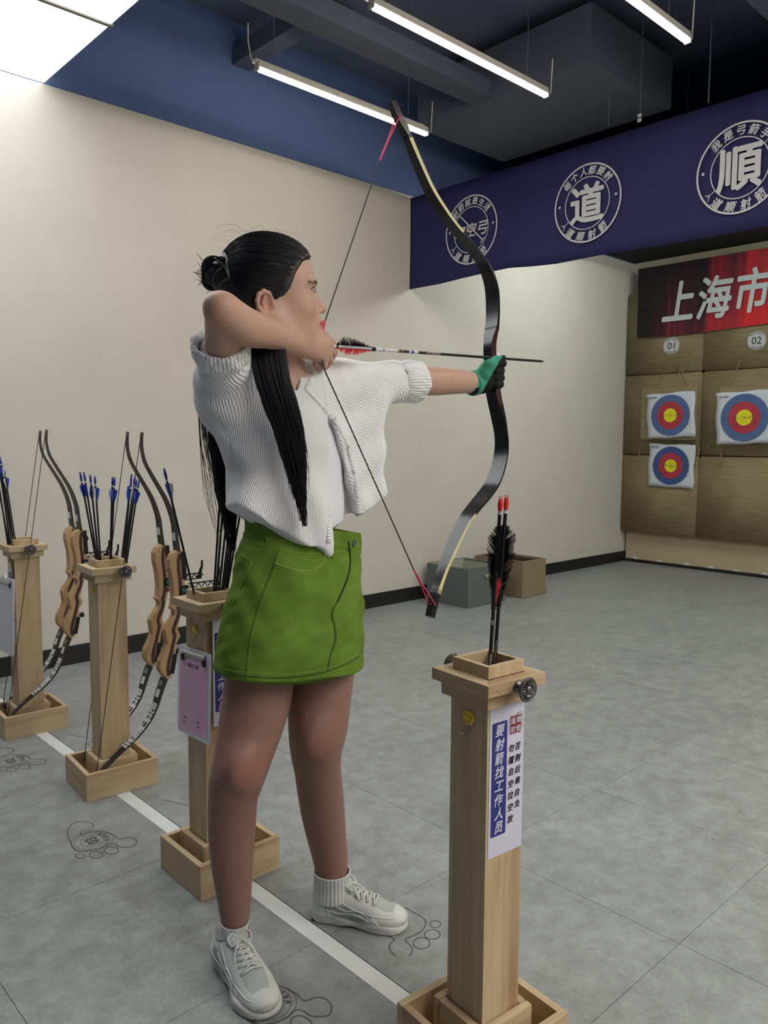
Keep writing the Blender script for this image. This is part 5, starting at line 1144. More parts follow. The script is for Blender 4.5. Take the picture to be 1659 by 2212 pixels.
for j in range(12):
    for i in range(64): fs.append((j*64+i, j*64+(i+1) % 64, (j+1)*64+(i+1) % 64, (j+1)*64+i))
q = MB(); q.add(vs, fs); o = obj('skirt_lining', q, M_den, smooth='all'); o.modifiers.new('s', 'SOLIDIFY').thickness = .002; kid(o)
bpy.context.view_layer.update()
def st(name, pts, r, mt, off=.0002, flat=1.0, nn=8): return stitched(name, skirt, pts, r, mt, off, 6, skirt, flat, nn)
st('side_seam', [(603, 1186), (588, 1232), (568, 1286), (548, 1348), (537, 1405), (533, 1462)], .0016, M_seam); st('side_stitching', [(606, 1190), (591, 1234), (571, 1288), (551, 1350), (540, 1407), (536, 1462)], .0006, M_st, .001)
for k, r_ in ((0, .0007), (7, .0006)): st('hem_stitching', [(486, 1452-k), (510, 1457-k), (534, 1460-k), (585, 1464-k), (647, 1461-k), (707, 1450-k), (747, 1434-k), (775, 1418-k)], r_, M_st if k else M_fly, .0012, nn=12)
st('fly_edge', [(752, 1168), (756, 1200), (754, 1235), (743, 1268), (729, 1300)], .0022, M_fly, .0005); st('front_seam', [(729, 1300), (716, 1325), (722, 1354), (723, 1385), (712, 1420), (708, 1450)], .0011, M_fly, .0003); st('front_stitching', [(733, 1302), (720, 1327), (726, 1354), (727, 1385), (716, 1420), (712, 1450)], .0006, M_st, .0011)
st('pocket_edge', [(594, 1217), (622, 1227), (650, 1234), (676, 1231), (695, 1218), (702, 1196)], .0014, M_st, .0005); st('pocket_stitching', [(594, 1223), (622, 1232), (650, 1239), (678, 1236), (699, 1222)], .0006, M_st, .0008)
st('coin_pocket', [(626, 1190), (620, 1207), (615, 1221)], .0007, M_st, .0006, nn=3); st('coin_pocket', [(625, 1199), (653, 1207), (681, 1214)], .0007, M_st, .0006, nn=3); st('coin_pocket', [(681, 1214), (676, 1227)], .0007, M_st, .0006, nn=3)
st('back_pocket', [(523, 1197), (544, 1215)], .0009, M_st, .0005, nn=3); st('back_pocket', [(544, 1215), (531, 1243), (509, 1289), (495, 1317)], .0009, M_st, .0005, nn=4); st('back_pocket', [(495, 1317), (487, 1321)], .0009, M_st, .0005, nn=3)
st('waist_stitching', [(540, 1172), (570, 1181), (600, 1188), (660, 1196), (715, 1193), (745, 1189)], .0007, M_st, .0008)
for a_, b_ in (((714, 1160), (716, 1206)), ((576, 1150), (578, 1172))): st('belt_loop', [a_, ((a_[0]+b_[0])/2, (a_[1]+b_[1])/2), b_], .0042, M_den, .001, .35, 3)
for p in ((595, 1221), (703, 1198)):
    a_, n_ = ray_on(skirt, *p, .001)
    if a_ is not None: q = MB(); q.lathe([(.0001, 0), (.0028, 0), (.0022, .0015), (.0001, .002)], frame(a_, n_.orthogonal(), n_), 12); o = obj('rivet', q, M_steel, smooth=True); o.parent = skirt; o.matrix_parent_inverse = skirt.matrix_world.inverted()
a_, n_ = ray_on(skirt, 764, 1173, .001); q = MB(); q.lathe([(.0001, 0), (.007, 0), (.0075, .002), (.005, .003), (.0001, .0025)], frame(a_, n_.orthogonal(), n_), 18); o = obj('button', q, M_steel, smooth=True); o.parent = skirt; o.matrix_parent_inverse = skirt.matrix_world.inverted()

# ------------------------------------------------------------------ socks and shoes
M_sock = speck('white_sock', srgb(205, 208, 204), srgb(214, 216, 212), 60, .9, .1); M_lace = nmat('lace_cord', srgb(206, 210, 206), .85)
m = nmat('shoe_leather', rough=.5, spec=.35); t = NT(m); at = t.n('ShaderNodeVertexColor', layer_name='Col'); v = t.coord(); f = t.noise(v, 40, 4, .6); t.col(t.mix(t.math('MULTIPLY', f, .16), at.outputs[0], lin(150, 152, 146).tolist()+[1])); t.bump(t.noise(v, 350, 2), .1, .001); M_shoe = m
M_sole = speck('shoe_sole', srgb(190, 190, 182), srgb(204, 204, 197), 60, .6, .1); M_tread = nmat('sole_tread', srgb(92, 90, 84), .8); M_pipe = nmat('shoe_piping', srgb(222, 225, 222), .4); M_mesh = speck('shoe_mesh', srgb(168, 174, 170), srgb(192, 197, 192), 700, .8, .4); M_lin = nmat('shoe_collar', srgb(150, 152, 148), .8)
def circ2(P, x, y, r): return np.sqrt((P[..., 0]-x)**2+(P[..., 1]-y)**2)-r
def cap2(P, ax, ay, bx, by, r1, r2):
    dx, dy = bx-ax, by-ay; t_ = np.clip(((P[..., 0]-ax)*dx+(P[..., 1]-ay)*dy)/(dx*dx+dy*dy), 0, 1); return np.sqrt((P[..., 0]-ax-dx*t_)**2+(P[..., 1]-ay-dy*t_)**2)-(r1+(r2-r1)*t_)
def shoe(heel, toe, side, label, ank):
    fw = np.array([toe[0]-heel[0], toe[1]-heel[1], 0.0]); L = np.linalg.norm(fw); fw /= L; sd_ = np.array([-fw[1], fw[0], 0])*side; K = L/.262
    root = None
    So = SDF()
    def solef(P):
        d2 = smin(smin(cap2(P, .040, 0, .10, .002, .037, .033), cap2(P, .10, .002, .185, 0, .033, .045), .02), cap2(P, .185, 0, .212, .004, .045, .043), .02)-np.clip(.006-np.abs(P[..., 2]-.006), 0, .006)*.0+.004*np.clip(P[..., 2]-.012, 0, 1)*3
        arch = np.clip(1-np.abs(P[..., 0]-.115)/.03, 0, 1)*.007; toeup = np.clip(P[..., 0]-.215, 0, 1)**2*3.0; heelup = np.clip(.02-P[..., 0], 0, 1)**2*6
        top = .034-.010*np.clip((P[..., 0]-.05)/.1, 0, 1)+.004*np.sin(P[..., 0]*42); return smax(smax(d2, arch+toeup+heelup-P[..., 2], .006), P[..., 2]-top, .008)
    So.fn(solef, (-.02, -.07, -.01), (.29, .07, .06), .004, 'u')
    me_s = So.mesh((-.015, -.065, -.006), (.28, .065, .056), .0026, 'sole')
    U_ = SDF(); U_.cone(np.array([.040, 0, .040]), np.array([.036, 0, .078]), .036, .029, .02); U_.cone(np.array([.055, 0, .045]), np.array([.15, 0, .040]), .039, .037, .03); U_.ell((.196, .003, .030), (.060, .043, .030), .03)
    U_.cone(np.array([.075, 0, .080]), np.array([.17, .002, .046]), .025, .020, .03); U_.fn(lambda P: .018-P[..., 2], (0, 0, 0), (1, 1, 1), .002, 'i')
    U_.cone(np.array([.050, 0, .15]), np.array([.050, 0, .080]), .036, .026, .008, 's')
    me_u = U_.mesh((-.015, -.06, .010), (.28, .06, .125), .0026, 'upper'); V3 = verts(me_u); col = np.tile(lin(204, 208, 203), (len(V3), 1))
    x, y, z = V3.T
    saddle = (np.abs(y) > .020) & (z > .032+.012*np.sin(x*40)) & (z < .072-.18*np.clip(x-.06, 0, 1)) & (x > .05) & (x < .17); col[saddle] = lin(150, 160, 156)
    vamp = (x > .165) & (x < .222) & (np.abs(y) < .026-.3*np.clip(x-.20, 0, 1)) & (z > .045); col[vamp] = lin(168, 176, 172); toe_ = (x > .243) & (z < .034+.4*np.clip(.02-np.abs(y), 0, 1)); col[toe_] = lin(184, 181, 172); setcol(me_u, col)
    M = Matrix(((fw[0]*K, sd_[0]*K, 0, heel[0]), (fw[1]*K, sd_[1]*K, 0, heel[1]), (0, 0, K*.86, 0), (0, 0, 0, 1)))
    def put(o):
        if side < 0: o.data.flip_normals()
        o.matrix_world = M; return o
    up_ = obj('shoe', me_u, M_shoe); up_['label'] = label; put(up_); kid(up_)
    def sub(name, q, mt, sm='all'):
        o = obj(name, q, mt, smooth=sm); 
        if side < 0: o.data.flip_normals()
        o.parent = up_; o.matrix_parent_inverse = Matrix.Identity(4); return o
    sub('sole', me_s, M_sole)
    q = MB(); k_ = 28
    for i in range(26):
        u = i/25; x0 = .012+u*.232; 
        if .095 < x0 < .135: continue
        w = .030 if x0 < .1 else .038
        if x0 > .225: w = .026
        q.box((x0, 0, .0035+max(0, x0-.215)**2*3), (.006, 2*w, .007), bev=.0015)
    o = sub('tread', q, M_tread, False); o['kind'] = 'stuff'
    def onup(p):
        p = np.array(p, float)
        for it in range(6):
            d = float(U_.at(p)); g_ = np.array([float(U_.at(p+e*.001))-float(U_.at(p-e*.001)) for e in np.eye(3)])/.002; g_ /= max(np.linalg.norm(g_), .3); p = p-g_*d
        return p, g_
    # tongue, padded collar, laces, piping
    q = SDF(); q.cone(np.array([.088, 0, .100]), np.array([.12, 0, .074]), .012, .013, .01); q.rbox((.088, 0, .098), (.012, .024, .022), .009, .015, 'u', np.array([[.82, 0, -.57], [0, 1, 0], [.57, 0, .82]])); sub('tongue', q.mesh((.05, -.04, .06), (.15, .04, .15), .0026, 'tongue'), M_shoe if False else M_mesh)
    q = MB(); pts = [onup((.050+.036*math.cos(a_), .031*math.sin(a_), .098+.006*math.cos(a_)))[0] for a_ in np.linspace(.6, 2*math.pi-.6, 26)]; q.tube(pts, .0042, 8); sub('collar', q, M_lin)
    rows = 6; E_l = []
    for i in range(rows):
        u = i/(rows-1); xx = .098+u*.070; ww = .021-.004*u; zz = .105-.045*u; a_, na = onup((xx, ww, zz)); b2, nb = onup((xx, -ww, zz)); c2, nc = onup((xx+.004, 0, zz+.01)); E_l.append((a_, na, b2, nb, c2, nc))
    for i in range(rows):
        a_, na, b2, nb, c2, nc = E_l[i]; q = MB(); q.tube([a_+na*.001, (a_+c2)/2+(na+nc)*.0028, c2+nc*.0065, (b2+c2)/2+(nb+nc)*.0028, b2+nb*.001], .0024, 7); sub('lace', q, M_lace)
        if i < rows-1:
            a2, na2, b3, nb3, _, _ = E_l[i+1]
            for p_, n1, q_, n2 in ((a_, na, b3, nb3), (b2, nb, a2, na2)): mc = (p_+q_)/2; mc, nm = onup(mc); q = MB(); q.tube([p_+n1*.002, mc+nm*.0075, q_+n2*.002], .0022, 7); sub('lace', q, M_lace)
    c2, nc = E_l[0][4], E_l[0][5]; base_ = c2+nc*.010
    for s_ in (-1, 1):
        q = MB(); P_ = smooth_closed([base_, base_+np.array([-.004, s_*.014, .014]), base_+np.array([.002, s_*.026, .010]), base_+np.array([.014, s_*.022, -.004]), base_+np.array([.008, s_*.008, -.002])], 5, False); q.tube(P_, .0021, 6); sub('bow_loop', q, M_lace)
        q = MB(); P_ = smooth_closed([base_, base_+np.array([.016, s_*.010, -.002]), base_+np.array([.030, s_*.022, -.020]), base_+np.array([.040, s_*.024, -.034])], 5, False); q.tube(P_, .0021, 6); sub('lace_end', q, M_lace)
    q = MB(); q.tube([base_-np.array([0, .006, 0]), base_+np.array([0, 0, .003]), base_+np.array([0, .006, 0])], [.003, .0045, .003], 8); sub('lace_knot', q, M_lace)
    for s_ in (-1, 1):
        for pts in ([(.075, .03, .085), (.11, .034, .062), (.15, .036, .052), (.185, .036, .045), (.225, .026, .040), (.243, .0, .042)], [(.055, .036, .05), (.085, .04, .042), (.12, .04, .045), (.155, .04, .038), (.19, .044, .030)], [(.07, .036, .066), (.10, .038, .052), (.135, .04, .056), (.165, .04, .040)], [(.01, .02, .07), (.03, .034, .062), (.055, .038, .05), (.06, .038, .035)], [(.12, .04, .036), (.14, .042, .046), (.16, .042, .034), (.175, .042, .040), (.19, .044, .028)]):
            P_ = smooth_closed([onup((a_, s_*b_, c_))[0] for a_, b_, c_ in pts], 4, False); q = MB(); q.tube(P_, .0016, 5); sub('piping', q, M_pipe)
    # ribbed sock around the ankle
    n = 120; vs = []; fs = []; prof = [(0.0, 1.0), (.12, 1.03), (.3, 1.0), (.5, .98), (.8, 1.0), (.97, 1.05), (1.0, 1.05), (1.0, .98), (.9, .96)]; top = ank[0]; bot_ = np.array([heel[0]+fw[0]*.056, heel[1]+fw[1]*.056, .055]); k = len(prof)
    for u, s_ in prof:
        c_ = bot_*(1-u)+top*u; r_0 = ank[1]*s_*(1.17-.09*u)
        for j in range(n): a_ = 2*math.pi*j/n; rr = r_0*(1+(.025 if j % 4 < 2 else -.02)*(1 if u < 1 else .3)); vs.append((c_[0]+rr*math.cos(a_), c_[1]+rr*math.sin(a_), c_[2]))
    for i in range(k-1):
        for j in range(n): fs.append((i*n+j, i*n+(j+1) % n, (i+1)*n+(j+1) % n, (i+1)*n+j))
    q = MB(); q.add(vs, fs); o = kid(obj('sock', q, M_sock, smooth='all')); o['label'] = 'white ribbed ankle sock'
tR = sec(481, 535, 1990, 1.475); tL = sec(682, 752, 1880, 1.465)
shoe(np.array([.930, 1.535]), np.array([.883, 1.276]), 1, 'chunky white lace-up shoe on the foot behind the line', tR)
shoe(np.array([1.180, 1.520]), np.array([1.325, 1.306]), -1, 'chunky white lace-up shoe on the foot beyond the line', tL)

# ------------------------------------------------------------------ bow in her hand
def bow_y(z): return 1.415+(z-1.38)*.16
def BP(px, py):
    y = 1.42
    for _ in range(12): p = on(px, py, 1, y); y = bow_y(p[2])
    return on(px, py, 1, y)
s1_, s2_ = 3.3529, 3.568
eR = [(240, 60), (300, 200), (350, 290), (420, 470), (520, 690), (620, 850), (700, 950), (800, 1060), (870, 1150), (930, 1240), (965, 1330), (990, 1450), (995, 1600), (985, 1720), (965, 1830), (962, 1900)]
eL = [(205, 75), (250, 190), (290, 280), (365, 470), (455, 690), (545, 850), (620, 970), (705, 1080), (780, 1170), (845, 1255), (885, 1340), (908, 1430), (915, 1540), (915, 1650), (905, 1760), (905, 1900)]
fR_ = [(672, 120), (690, 250), (692, 330), (700, 410), (745, 560), (765, 700), (770, 800), (755, 900), (725, 1020), (680, 1110), (620, 1190), (550, 1280), (480, 1380), (420, 1500), (350, 1640), (280, 1790), (225, 1980), (200, 2120)]
fL_ = [(608, 120), (618, 250), (625, 330), (632, 400), (660, 600), (680, 700), (685, 800), (678, 890), (655, 980), (620, 1080), (560, 1170), (480, 1260), (410, 1350), (350, 1470), (300, 1600), (250, 1750), (190, 1950), (150, 2110)]
mids = [((a[0]+b_[0])/2/s1_+780, (a[1]+b_[1])/2/s1_+200) for a, b_ in zip(eR, eL)]+[((a[0]+b_[0])/2/s2_+880, (a[1]+b_[1])/2/s2_+740) for a, b_ in zip(fR_, fL_)][1:]
P3 = smooth_closed([BP(*p) for p in mids], 6, False); N3 = len(P3)
hb = thing('held_bow', 'tall black recurve bow drawn by the archer with her gloved hand', 'bow', tuple(BP(1066, 815)))
M_bb = nmat('black_lacquer', srgb(14, 14, 17), .22, spec=.6); M_bc = nmat('cream_limb_edge', srgb(212, 200, 150), .5); M_br = nmat('dark_red_wood', srgb(52, 16, 18), .3)
lat0 = np.array([.02, -1.0, -.16]); lat0 /= np.linalg.norm(lat0)
zz = P3[:, 2]; s_arc = np.concatenate([[0], np.cumsum(np.linalg.norm(np.diff(P3, axis=0), axis=1))]); uu = s_arc/s_arc[-1]
tan = np.gradient(P3, axis=0); tan /= np.linalg.norm(tan, axis=1)[:, None]
nor = np.cross(tan, lat0); nor /= np.linalg.norm(nor, axis=1)[:, None]; lat = np.cross(nor, tan); lat *= np.sign(lat@lat0)[:, None]
wid = np.interp(uu, [0, .03, .12, .25, .36, .43, .46, .5, .54, .6, .75, .9, .97, 1], [.016, .020, .030, .042, .044, .040, .028, .026, .034, .044, .044, .030, .020, .017])
thk = np.interp(uu, [0, .045, .05, .15, .3, .42, .46, .5, .55, .62, .85, .95, .96, 1], [.018, .018, .013, .010, .0045, .010, .022, .026, .022, .005, .009, .013, .018, .018])
segs = [('upper_tip', 0, .05, M_bb, M_bb), ('upper_limb', .05, .425, M_bb, M_bc), ('riser', .425, .565, M_bb, M_br), ('lower_limb', .565, .952, M_bb, M_bc), ('lower_tip', .952, 1.0, M_bb, M_bb)]
for nm, a_, b_, m1, m2 in segs:
    ii = [i for i in range(N3) if a_-1e-6 <= uu[i] <= b_+.012]; q = MB(); q.sweep([P3[i] for i in ii], lat[ii], nor[ii], wid[ii], thk[ii], 1); o = obj(nm, q, [m1, m2], smooth=30); adopt(o, hb)
    if 'limb' in nm:
        for pl in o.data.polygons:
            if pl.material_index == 1 and P3[int(np.argmin(abs(uu-.80)))][2] < pl.center.z < P3[int(np.argmin(abs(uu-.235)))][2]: pl.material_index = 0
q = MB(); g_ = BP(1067, 764); M = frame(g_+lat0*.0145, tuple(tan[N3//2]), tuple(lat0)); disc(q, M, .006, 18, z=.0008); adopt(obj('maker_badge', q, M_lab, fix=False), hb)
M_pink = nmat('pink_serving', srgb(224, 70, 110), .7); M_str = nmat('black_bow_string', srgb(38, 42, 44), .7)
tipA, tipB = P3[int(np.argmin(abs(uu-.022)))], P3[int(np.argmin(abs(uu-.978)))]
yh = 1.352
sU, sH1, sH2, sH3, sD = on(820, 347, 1, 1.475), on(702, 694, 1, 1.372), on(697, 720, 1, yh+.012), on(694, 765, 1, yh+.018), on(700, 797, 1, yh-.012)
sD2 = on(893, 1229, 1, 1.318)
q = MB(); q.tube([sU, sH1], .0016, 6); q.tube([sH2, sH3, sD, on(752, 912, 1, 1.338), sD2], .0018, 6); adopt(obj('bow_string', q, M_str, smooth=True), hb)
q = MB(); q.tube([sH1, sH2], .0024, 7); adopt(obj('string_serving', q, M_pink, smooth=True), hb)
for nm, e_, c_ in (('string_loop', tipA, sU), ('string_loop', tipB, sD2)):
    i = int(np.argmin(np.linalg.norm(P3-e_, axis=1)))
    for s_ in (-1, 1): q = MB(); q.tube([e_+nor[i]*.0*s_+lat[i]*s_*(wid[i]/2+.001), (e_*.45+c_*.55)+lat[i]*s_*.003, c_], [.0014, .0017, .0022], 6); adopt(obj(nm, q, M_pink, smooth=True), hb)
    q = MB(); q.tube([e_+lat[i]*(wid[i]/2+.001), e_+lat[i]*.0-nor[i]*(thk[i]/2+.0015) if nm == 'x' else e_+nor[i]*(thk[i]/2+.0015), e_-lat[i]*(wid[i]/2+.001)], .0014, 6); adopt(obj('loop_end', q, M_pink, smooth=True), hb)
# arrow on the string
n0, n1 = on(713, 747.5, 1, 1.362), on(1176, 781, 1, 1.404); La = float(np.linalg.norm(n1-n0))
ha = make_arrow('held', 'held_arrow', 'dark carbon arrow nocked on the drawn string with grey and red feathers', None, La, R_(60)); M = arrow_frame(n0, n1-n0); ha.location = M.to_translation()
# turn it so that the grey feather stands up
zl = Vector((0, 0, 1)); best = max(range(36), key=lambda k: ((M @ Matrix.Rotation(R_(k*10), 4, 'Z')).to_3x3() @ Vector((math.cos(R_(60)), math.sin(R_(60)), 0))).dot(Vector((-.35, -.35, .9)))); ha.rotation_euler = (M @ Matrix.Rotation(R_(best*10), 4, 'Z')).to_euler()
for c_ in ha.children:
    if c_.name.startswith('nock'): c_.data.materials[0] = M_wrap
bands = [(.135, .215, M_wrap), (.165, .167, M_thread), (.215, .232, nmat('brass_band', srgb(120, 108, 50), .5)), (.222, .226, M_thread), (.262, .272, nmat('violet_band', srgb(52, 58, 140), .5)), (.272, .287, M_wrap), (.255, .262, M_wrap), (.022, .030, M_wrap)]
for a_, b_, mt in bands: q = MB(); q.tube([(0, 0, a_), (0, 0, b_)], .0039 if mt is not M_thread else .0041, 12); obj('shaft_band', q, mt, ha, smooth=30)
q = MB(); q.tube([(0, 0, .028), (0, 0, .128)], .0041, 12); obj('feather_wrap', q, nmat('grey_wrap', srgb(158, 158, 160), .4), ha, smooth=30)
bpy.context.view_layer.update()
def ha_text(txt, z, size):
    q = MB(); M = ha.matrix_world; dl = M.inverted().to_3x3() @ (Vector(CAM)-M.to_translation()); dl.z = 0; dl.normalize(); G = frame((0, 0, 0), (0, 0, 1), dl); vs, fs = text_mesh(txt, size, 0, .2); rad = .0038
    q.add([Vector((0, 0, z+v[0]))+(G.to_3x3() @ Vector((0, math.sin(v[1]/rad), math.cos(v[1]/rad))))*rad for v in vs], fs); obj('shaft_lettering', q, M_wrap, ha, fix=False)
ha_text('射箭 就是生活', .345, .0085)

# ------------------------------------------------------------------ glove
G_ = SDF(); HPg = lambda px, py, y: on(px, py, 1, y)
wr0, wr1 = HPg(1022, 828, 1.41), HPg(1040, 824, 1.41)
G_.cone(wr0, wr1, .031, .029, .01); G_.cone(wr1, HPg(1058, 812, 1.425), .028, .030, .02); G_.ell(HPg(1056, 800, 1.41), (.026, .022, .030), .02); G_.ell(HPg(1060, 826, 1.415), (.024, .022, .026), .02)
G_.chain([HPg(1046, 806, 1.385), HPg(1058, 789, 1.372), HPg(1072, 779, 1.375), HPg(1086, 774, 1.388)], [.020, .0145, .0115, .0095], .010)
for i, (py_, xx) in enumerate(((784, 1087), (800, 1083), (815, 1083), (829.5, 1081))):
    G_.chain([HPg(1060, py_+2, 1.455), HPg(1076, py_, 1.448), HPg(xx-1, py_+1, 1.415), HPg(xx-3, py_+1, 1.393), HPg(1071, py_+2, 1.383)], [.0125, .0115, .0112, .0108, .0100], .0025)
gme = G_.mesh((1.60, 1.33, 1.28), (1.84, 1.50, 1.47), .0022, 'glove'); gv = verts(gme); gx, gy = proj(gv.astype(float)); gn = np.array([math.sin(i*12.9898)*43758.5453 % 1 for i in range(len(gv))])
side_ = (gx-1085)*(838-770)-(gy-770)*(1046-1085); blk = (side_ > 0) | (gy > 838) | (gv[:, 1] > 1.42)
stripe = .5+.5*np.sin(gx*1.15+gy*.25); cg = lin(70, 160, 128)*(.72+.35*stripe[:, None]*np.clip((1050-gx)/20, 0, 1)[:, None]+.2*gn[:, None]); cg[blk] = lin(22, 22, 24); setcol(gme, cg)
m = nmat('glove_knit', rough=.85, spec=.25); t = NT(m); at = t.n('ShaderNodeVertexColor', layer_name='Col'); t.col(at.outputs[0]); t.bump(t.noise(t.coord(), 500, 2), .4, .001); gl = kid(obj('glove', gme, m)); gl['label'] = 'green and black work glove on the bow hand'
q = MB(); ax_ = (wr1-wr0)/np.linalg.norm(wr1-wr0)
for k in range(3): q.tube([wr0+ax_*(-.004+.006*k)+(.030*(math.cos(a_)*np.array([0, 1, 0])+math.sin(a_)*np.cross(ax_, [0, 1, 0]))) for a_ in np.linspace(0, 2*math.pi, 30)], .0042, 7)
o = obj('glove_cuff', q, speck('green_cuff', srgb(48, 128, 100), srgb(96, 176, 148), 300, .9, .3), smooth='all'); o.parent = gl; o.matrix_parent_inverse = gl.matrix_world.inverted()

# ------------------------------------------------------------------ hair
m = nmat('black_hair', rough=.38, spec=.45); t = NT(m); a_ = t.n('ShaderNodeAttribute', attribute_name='ku'); co_ = t.n('ShaderNodeCombineXYZ'); t.l(a_.outputs['Fac'], co_.inputs[0]); b_ = t.n('ShaderNodeAttribute', attribute_name='kv'); t.l(b_.outputs['Fac'], co_.inputs[1])
f = t.noise(co_.outputs[0], 90, 4, .7); t.bump(f, .55, .003); t.col(t.ramp(f, [(.3, srgb(14, 13, 16)), (.7, srgb(34, 33, 40))])); t.rough(t.ramp(f, [(.3, (.5, .5, .5, 1)), (.7, (.3, .3, .3, 1))])); M_hc = m
M_hair = nmat('hair_strand', srgb(19, 18, 23), .48, spec=.35); M_hairb = nmat('hair_strand_brown', srgb(44, 28, 26), .5, spec=.4)
HS = SDF(); eh = lambda f, s_, u, r, k=.02, op='u': HS.ell(Hd(f, s_, u), r, k, op, HR)
eh(-.012, 0, .048, (.102, .082, .094)); eh(.030, 0, .060, (.056, .066, .062), .03); eh(-.058, 0, -.02, (.050, .066, .065), .04); eh(-.03, 0, -.08, (.045, .06, .06), .04); eh(-.112, .004, .050, (.030, .030, .027), .015)
def hcut(P):
    l_ = (P-HC)@HR.T; f_, s_, u = l_[..., 0], l_[..., 1], l_[..., 2]; fb = np.interp(u, [-.06, -.02, .0, .015, .05, .075, .088, .10, .12], [-.03, .008, .018, .028, .040, .056, .074, .092, .12]); return f_-fb
HS.fn(hcut, (0, 0, 0), (2, 2, 2), .006, 'i')
for s_ in (1, -1): eh(-.016, s_*.089, -.022, (.025, .020, .033), .006, 's'); 
HS.fn(lambda P: -(P[..., 2]-(HC[2]-.125)), (0, 0, 0), (2, 2, 2), .01, 'i')
hme = HS.mesh(HC-np.array([.21, .21, .13]), HC+np.array([.14, .14, .17]), .0028, 'hair'); hv = (verts(hme)-HC)@HR.T; setf(hme, np.arctan2(hv[:, 1], hv[:, 2]-.03)*.25, 'ku'); setf(hme, hv[:, 0]*.15, 'kv'); hair = kid(obj('hair', hme, M_hc)); hair['label'] = 'long black hair swept back into a claw clip'
def kidh(o): o.parent = hair; o.matrix_parent_inverse = hair.matrix_world.inverted(); return o
def onh(S0, p, off):
    for it in range(3):
        d = S0.at(p); e = .0015; g_ = np.stack([S0.at(p+np.eye(3)[k]*e)-S0.at(p-np.eye(3)[k]*e) for k in range(3)], -1)/(2*e); g_ /= np.maximum(np.linalg.norm(g_, axis=-1), .3)[..., None]; p = p-g_*(d-off)[..., None]
    return p
# strands combed from the hairline back to the clip
NS, KS = 520, 12; al = rng.uniform(-2.2, 2.2, NS); u_ = np.linspace(0, 1, KS); F0 = np.interp(np.abs(al), [0, .8, 1.2, 1.6, 2.2], [.080, .062, .036, .022, .0])+rng.uniform(-.012, .005, NS)
f_ = F0[:, None]*(1-u_)+(-.098)*u_; rr = .10*np.sqrt(np.clip(1-((f_+.012)/.112)**2, .05, 1)); aa = al[:, None]*(1-.25*u_**2)+rng.normal(0, .015, (NS, 1))*np.sin(u_*7); P_ = HC+hf*f_[..., None]+hs*(rr*np.sin(aa))[..., None]+hu*(.03+rr*np.cos(aa))[..., None]
P_ = onh(HS, P_, .0004+rng.uniform(-.0004, .0012, (NS, 1))); q = MB()
for i in range(NS): q.tube(P_[i], [.0002+.0007*math.sin(math.pi*min(1, .15+u)) for u in u_], 4, False)
o = kidh(obj('combed_strands', q, M_hair, smooth='all')); o['kind'] = 'stuff'
def lock(name, guide, n, seed, mt, r=.0011, surf=None, jit=1.0, taper=1.0):
    R2 = np.random.default_rng(seed); g = smooth_closed(guide, 5, False); k = len(g); q = MB(); base_ = []
    for px, py, y, w in g:
        p = None
        if surf is not None:
            h_, nn_ = ray_on(surf, px, py)
            if h_ is not None: d = np.array(h_)-CAM; p = np.array(h_)-d/np.linalg.norm(d)*.008; 
        base_.append(p if p is not None else on(px, py, 1, y))
    base_ = np.array(base_); 
    if surf is not None:
        for it in range(3): base_[1:-1] = (base_[:-2]+2*base_[1:-1]+base_[2:])/4
    for i in range(n):
        o_ = R2.uniform(-1, 1); dd = R2.uniform(-1, 1)*math.sqrt(1-o_*o_); ln_ = int(k*R2.uniform(.62, 1.0)**taper); ln_ = max(6, ln_); ph, am = R2.uniform(0, 6.28), R2.uniform(.0, .0035)*jit; pts = []
        for j in range(ln_):
            w = g[j][3]*depth(base_[j])/F_PX/2; conv = 1-.5*(j/k)**2*R2.uniform(.8, 1); pts.append(base_[j]+RGT*(o_*w*conv+am*math.sin(j*.45+ph)*(j/k))-FWD*(.010*dd+.004)*min(1, w/.012)+UPV*0)
        q.tube(pts, [r*(1-.75*(j/ln_)**2) for j in range(ln_)], 4, False)
    o = kidh(obj(name, q, mt, smooth='all')); o['kind'] = 'stuff'; return o
FL = [(566, 690, 1.405, 30), (576, 735, 1.385, 70), (582, 780, 1.365, 78), (592, 830, 1.35, 78), (608, 880, 1.342, 80), (624, 930, 1.34, 74), (634, 985, 1.34, 64), (643, 1035, 1.338, 50), (651, 1085, 1.336, 32), (660, 1145, 1.335, 14)]
lock('front_lock', FL, 520, 1, M_hair, .0014)
lock('front_lock', [(p[0]-6, p[1], p[2]+.012, p[3]*.8) for p in FL[:-1]], 160, 2, M_hairb, .0012)
lock('front_wisps', [(590, 800, 1.35, 60), (612, 870, 1.34, 80), (634, 950, 1.335, 84), (648, 1020, 1.335, 76), (652, 1080, 1.333, 60), (662, 1150, 1.333, 30)], 22, 3, M_hairb, .0006, None, 2.5)
lock('back_lock', [(520, 700, 1.50, 50), (496, 800, 1.58, 60), (478, 880, 1.61, 60), (478, 950, 1.61, 56), (484, 1020, 1.61, 52), (490, 1080, 1.60, 48), (496, 1130, 1.60, 40), (502, 1200, 1.59, 18)], 420, 4, M_hair, .0014, None)
lock('back_wisps', [(434, 850, 1.60, 14), (436, 920, 1.60, 18), (446, 1000, 1.60, 26), (460, 1080, 1.60, 40), (476, 1150, 1.60, 40), (490, 1205, 1.60, 24)], 26, 5, M_hairb, .0006, None, 3.0)
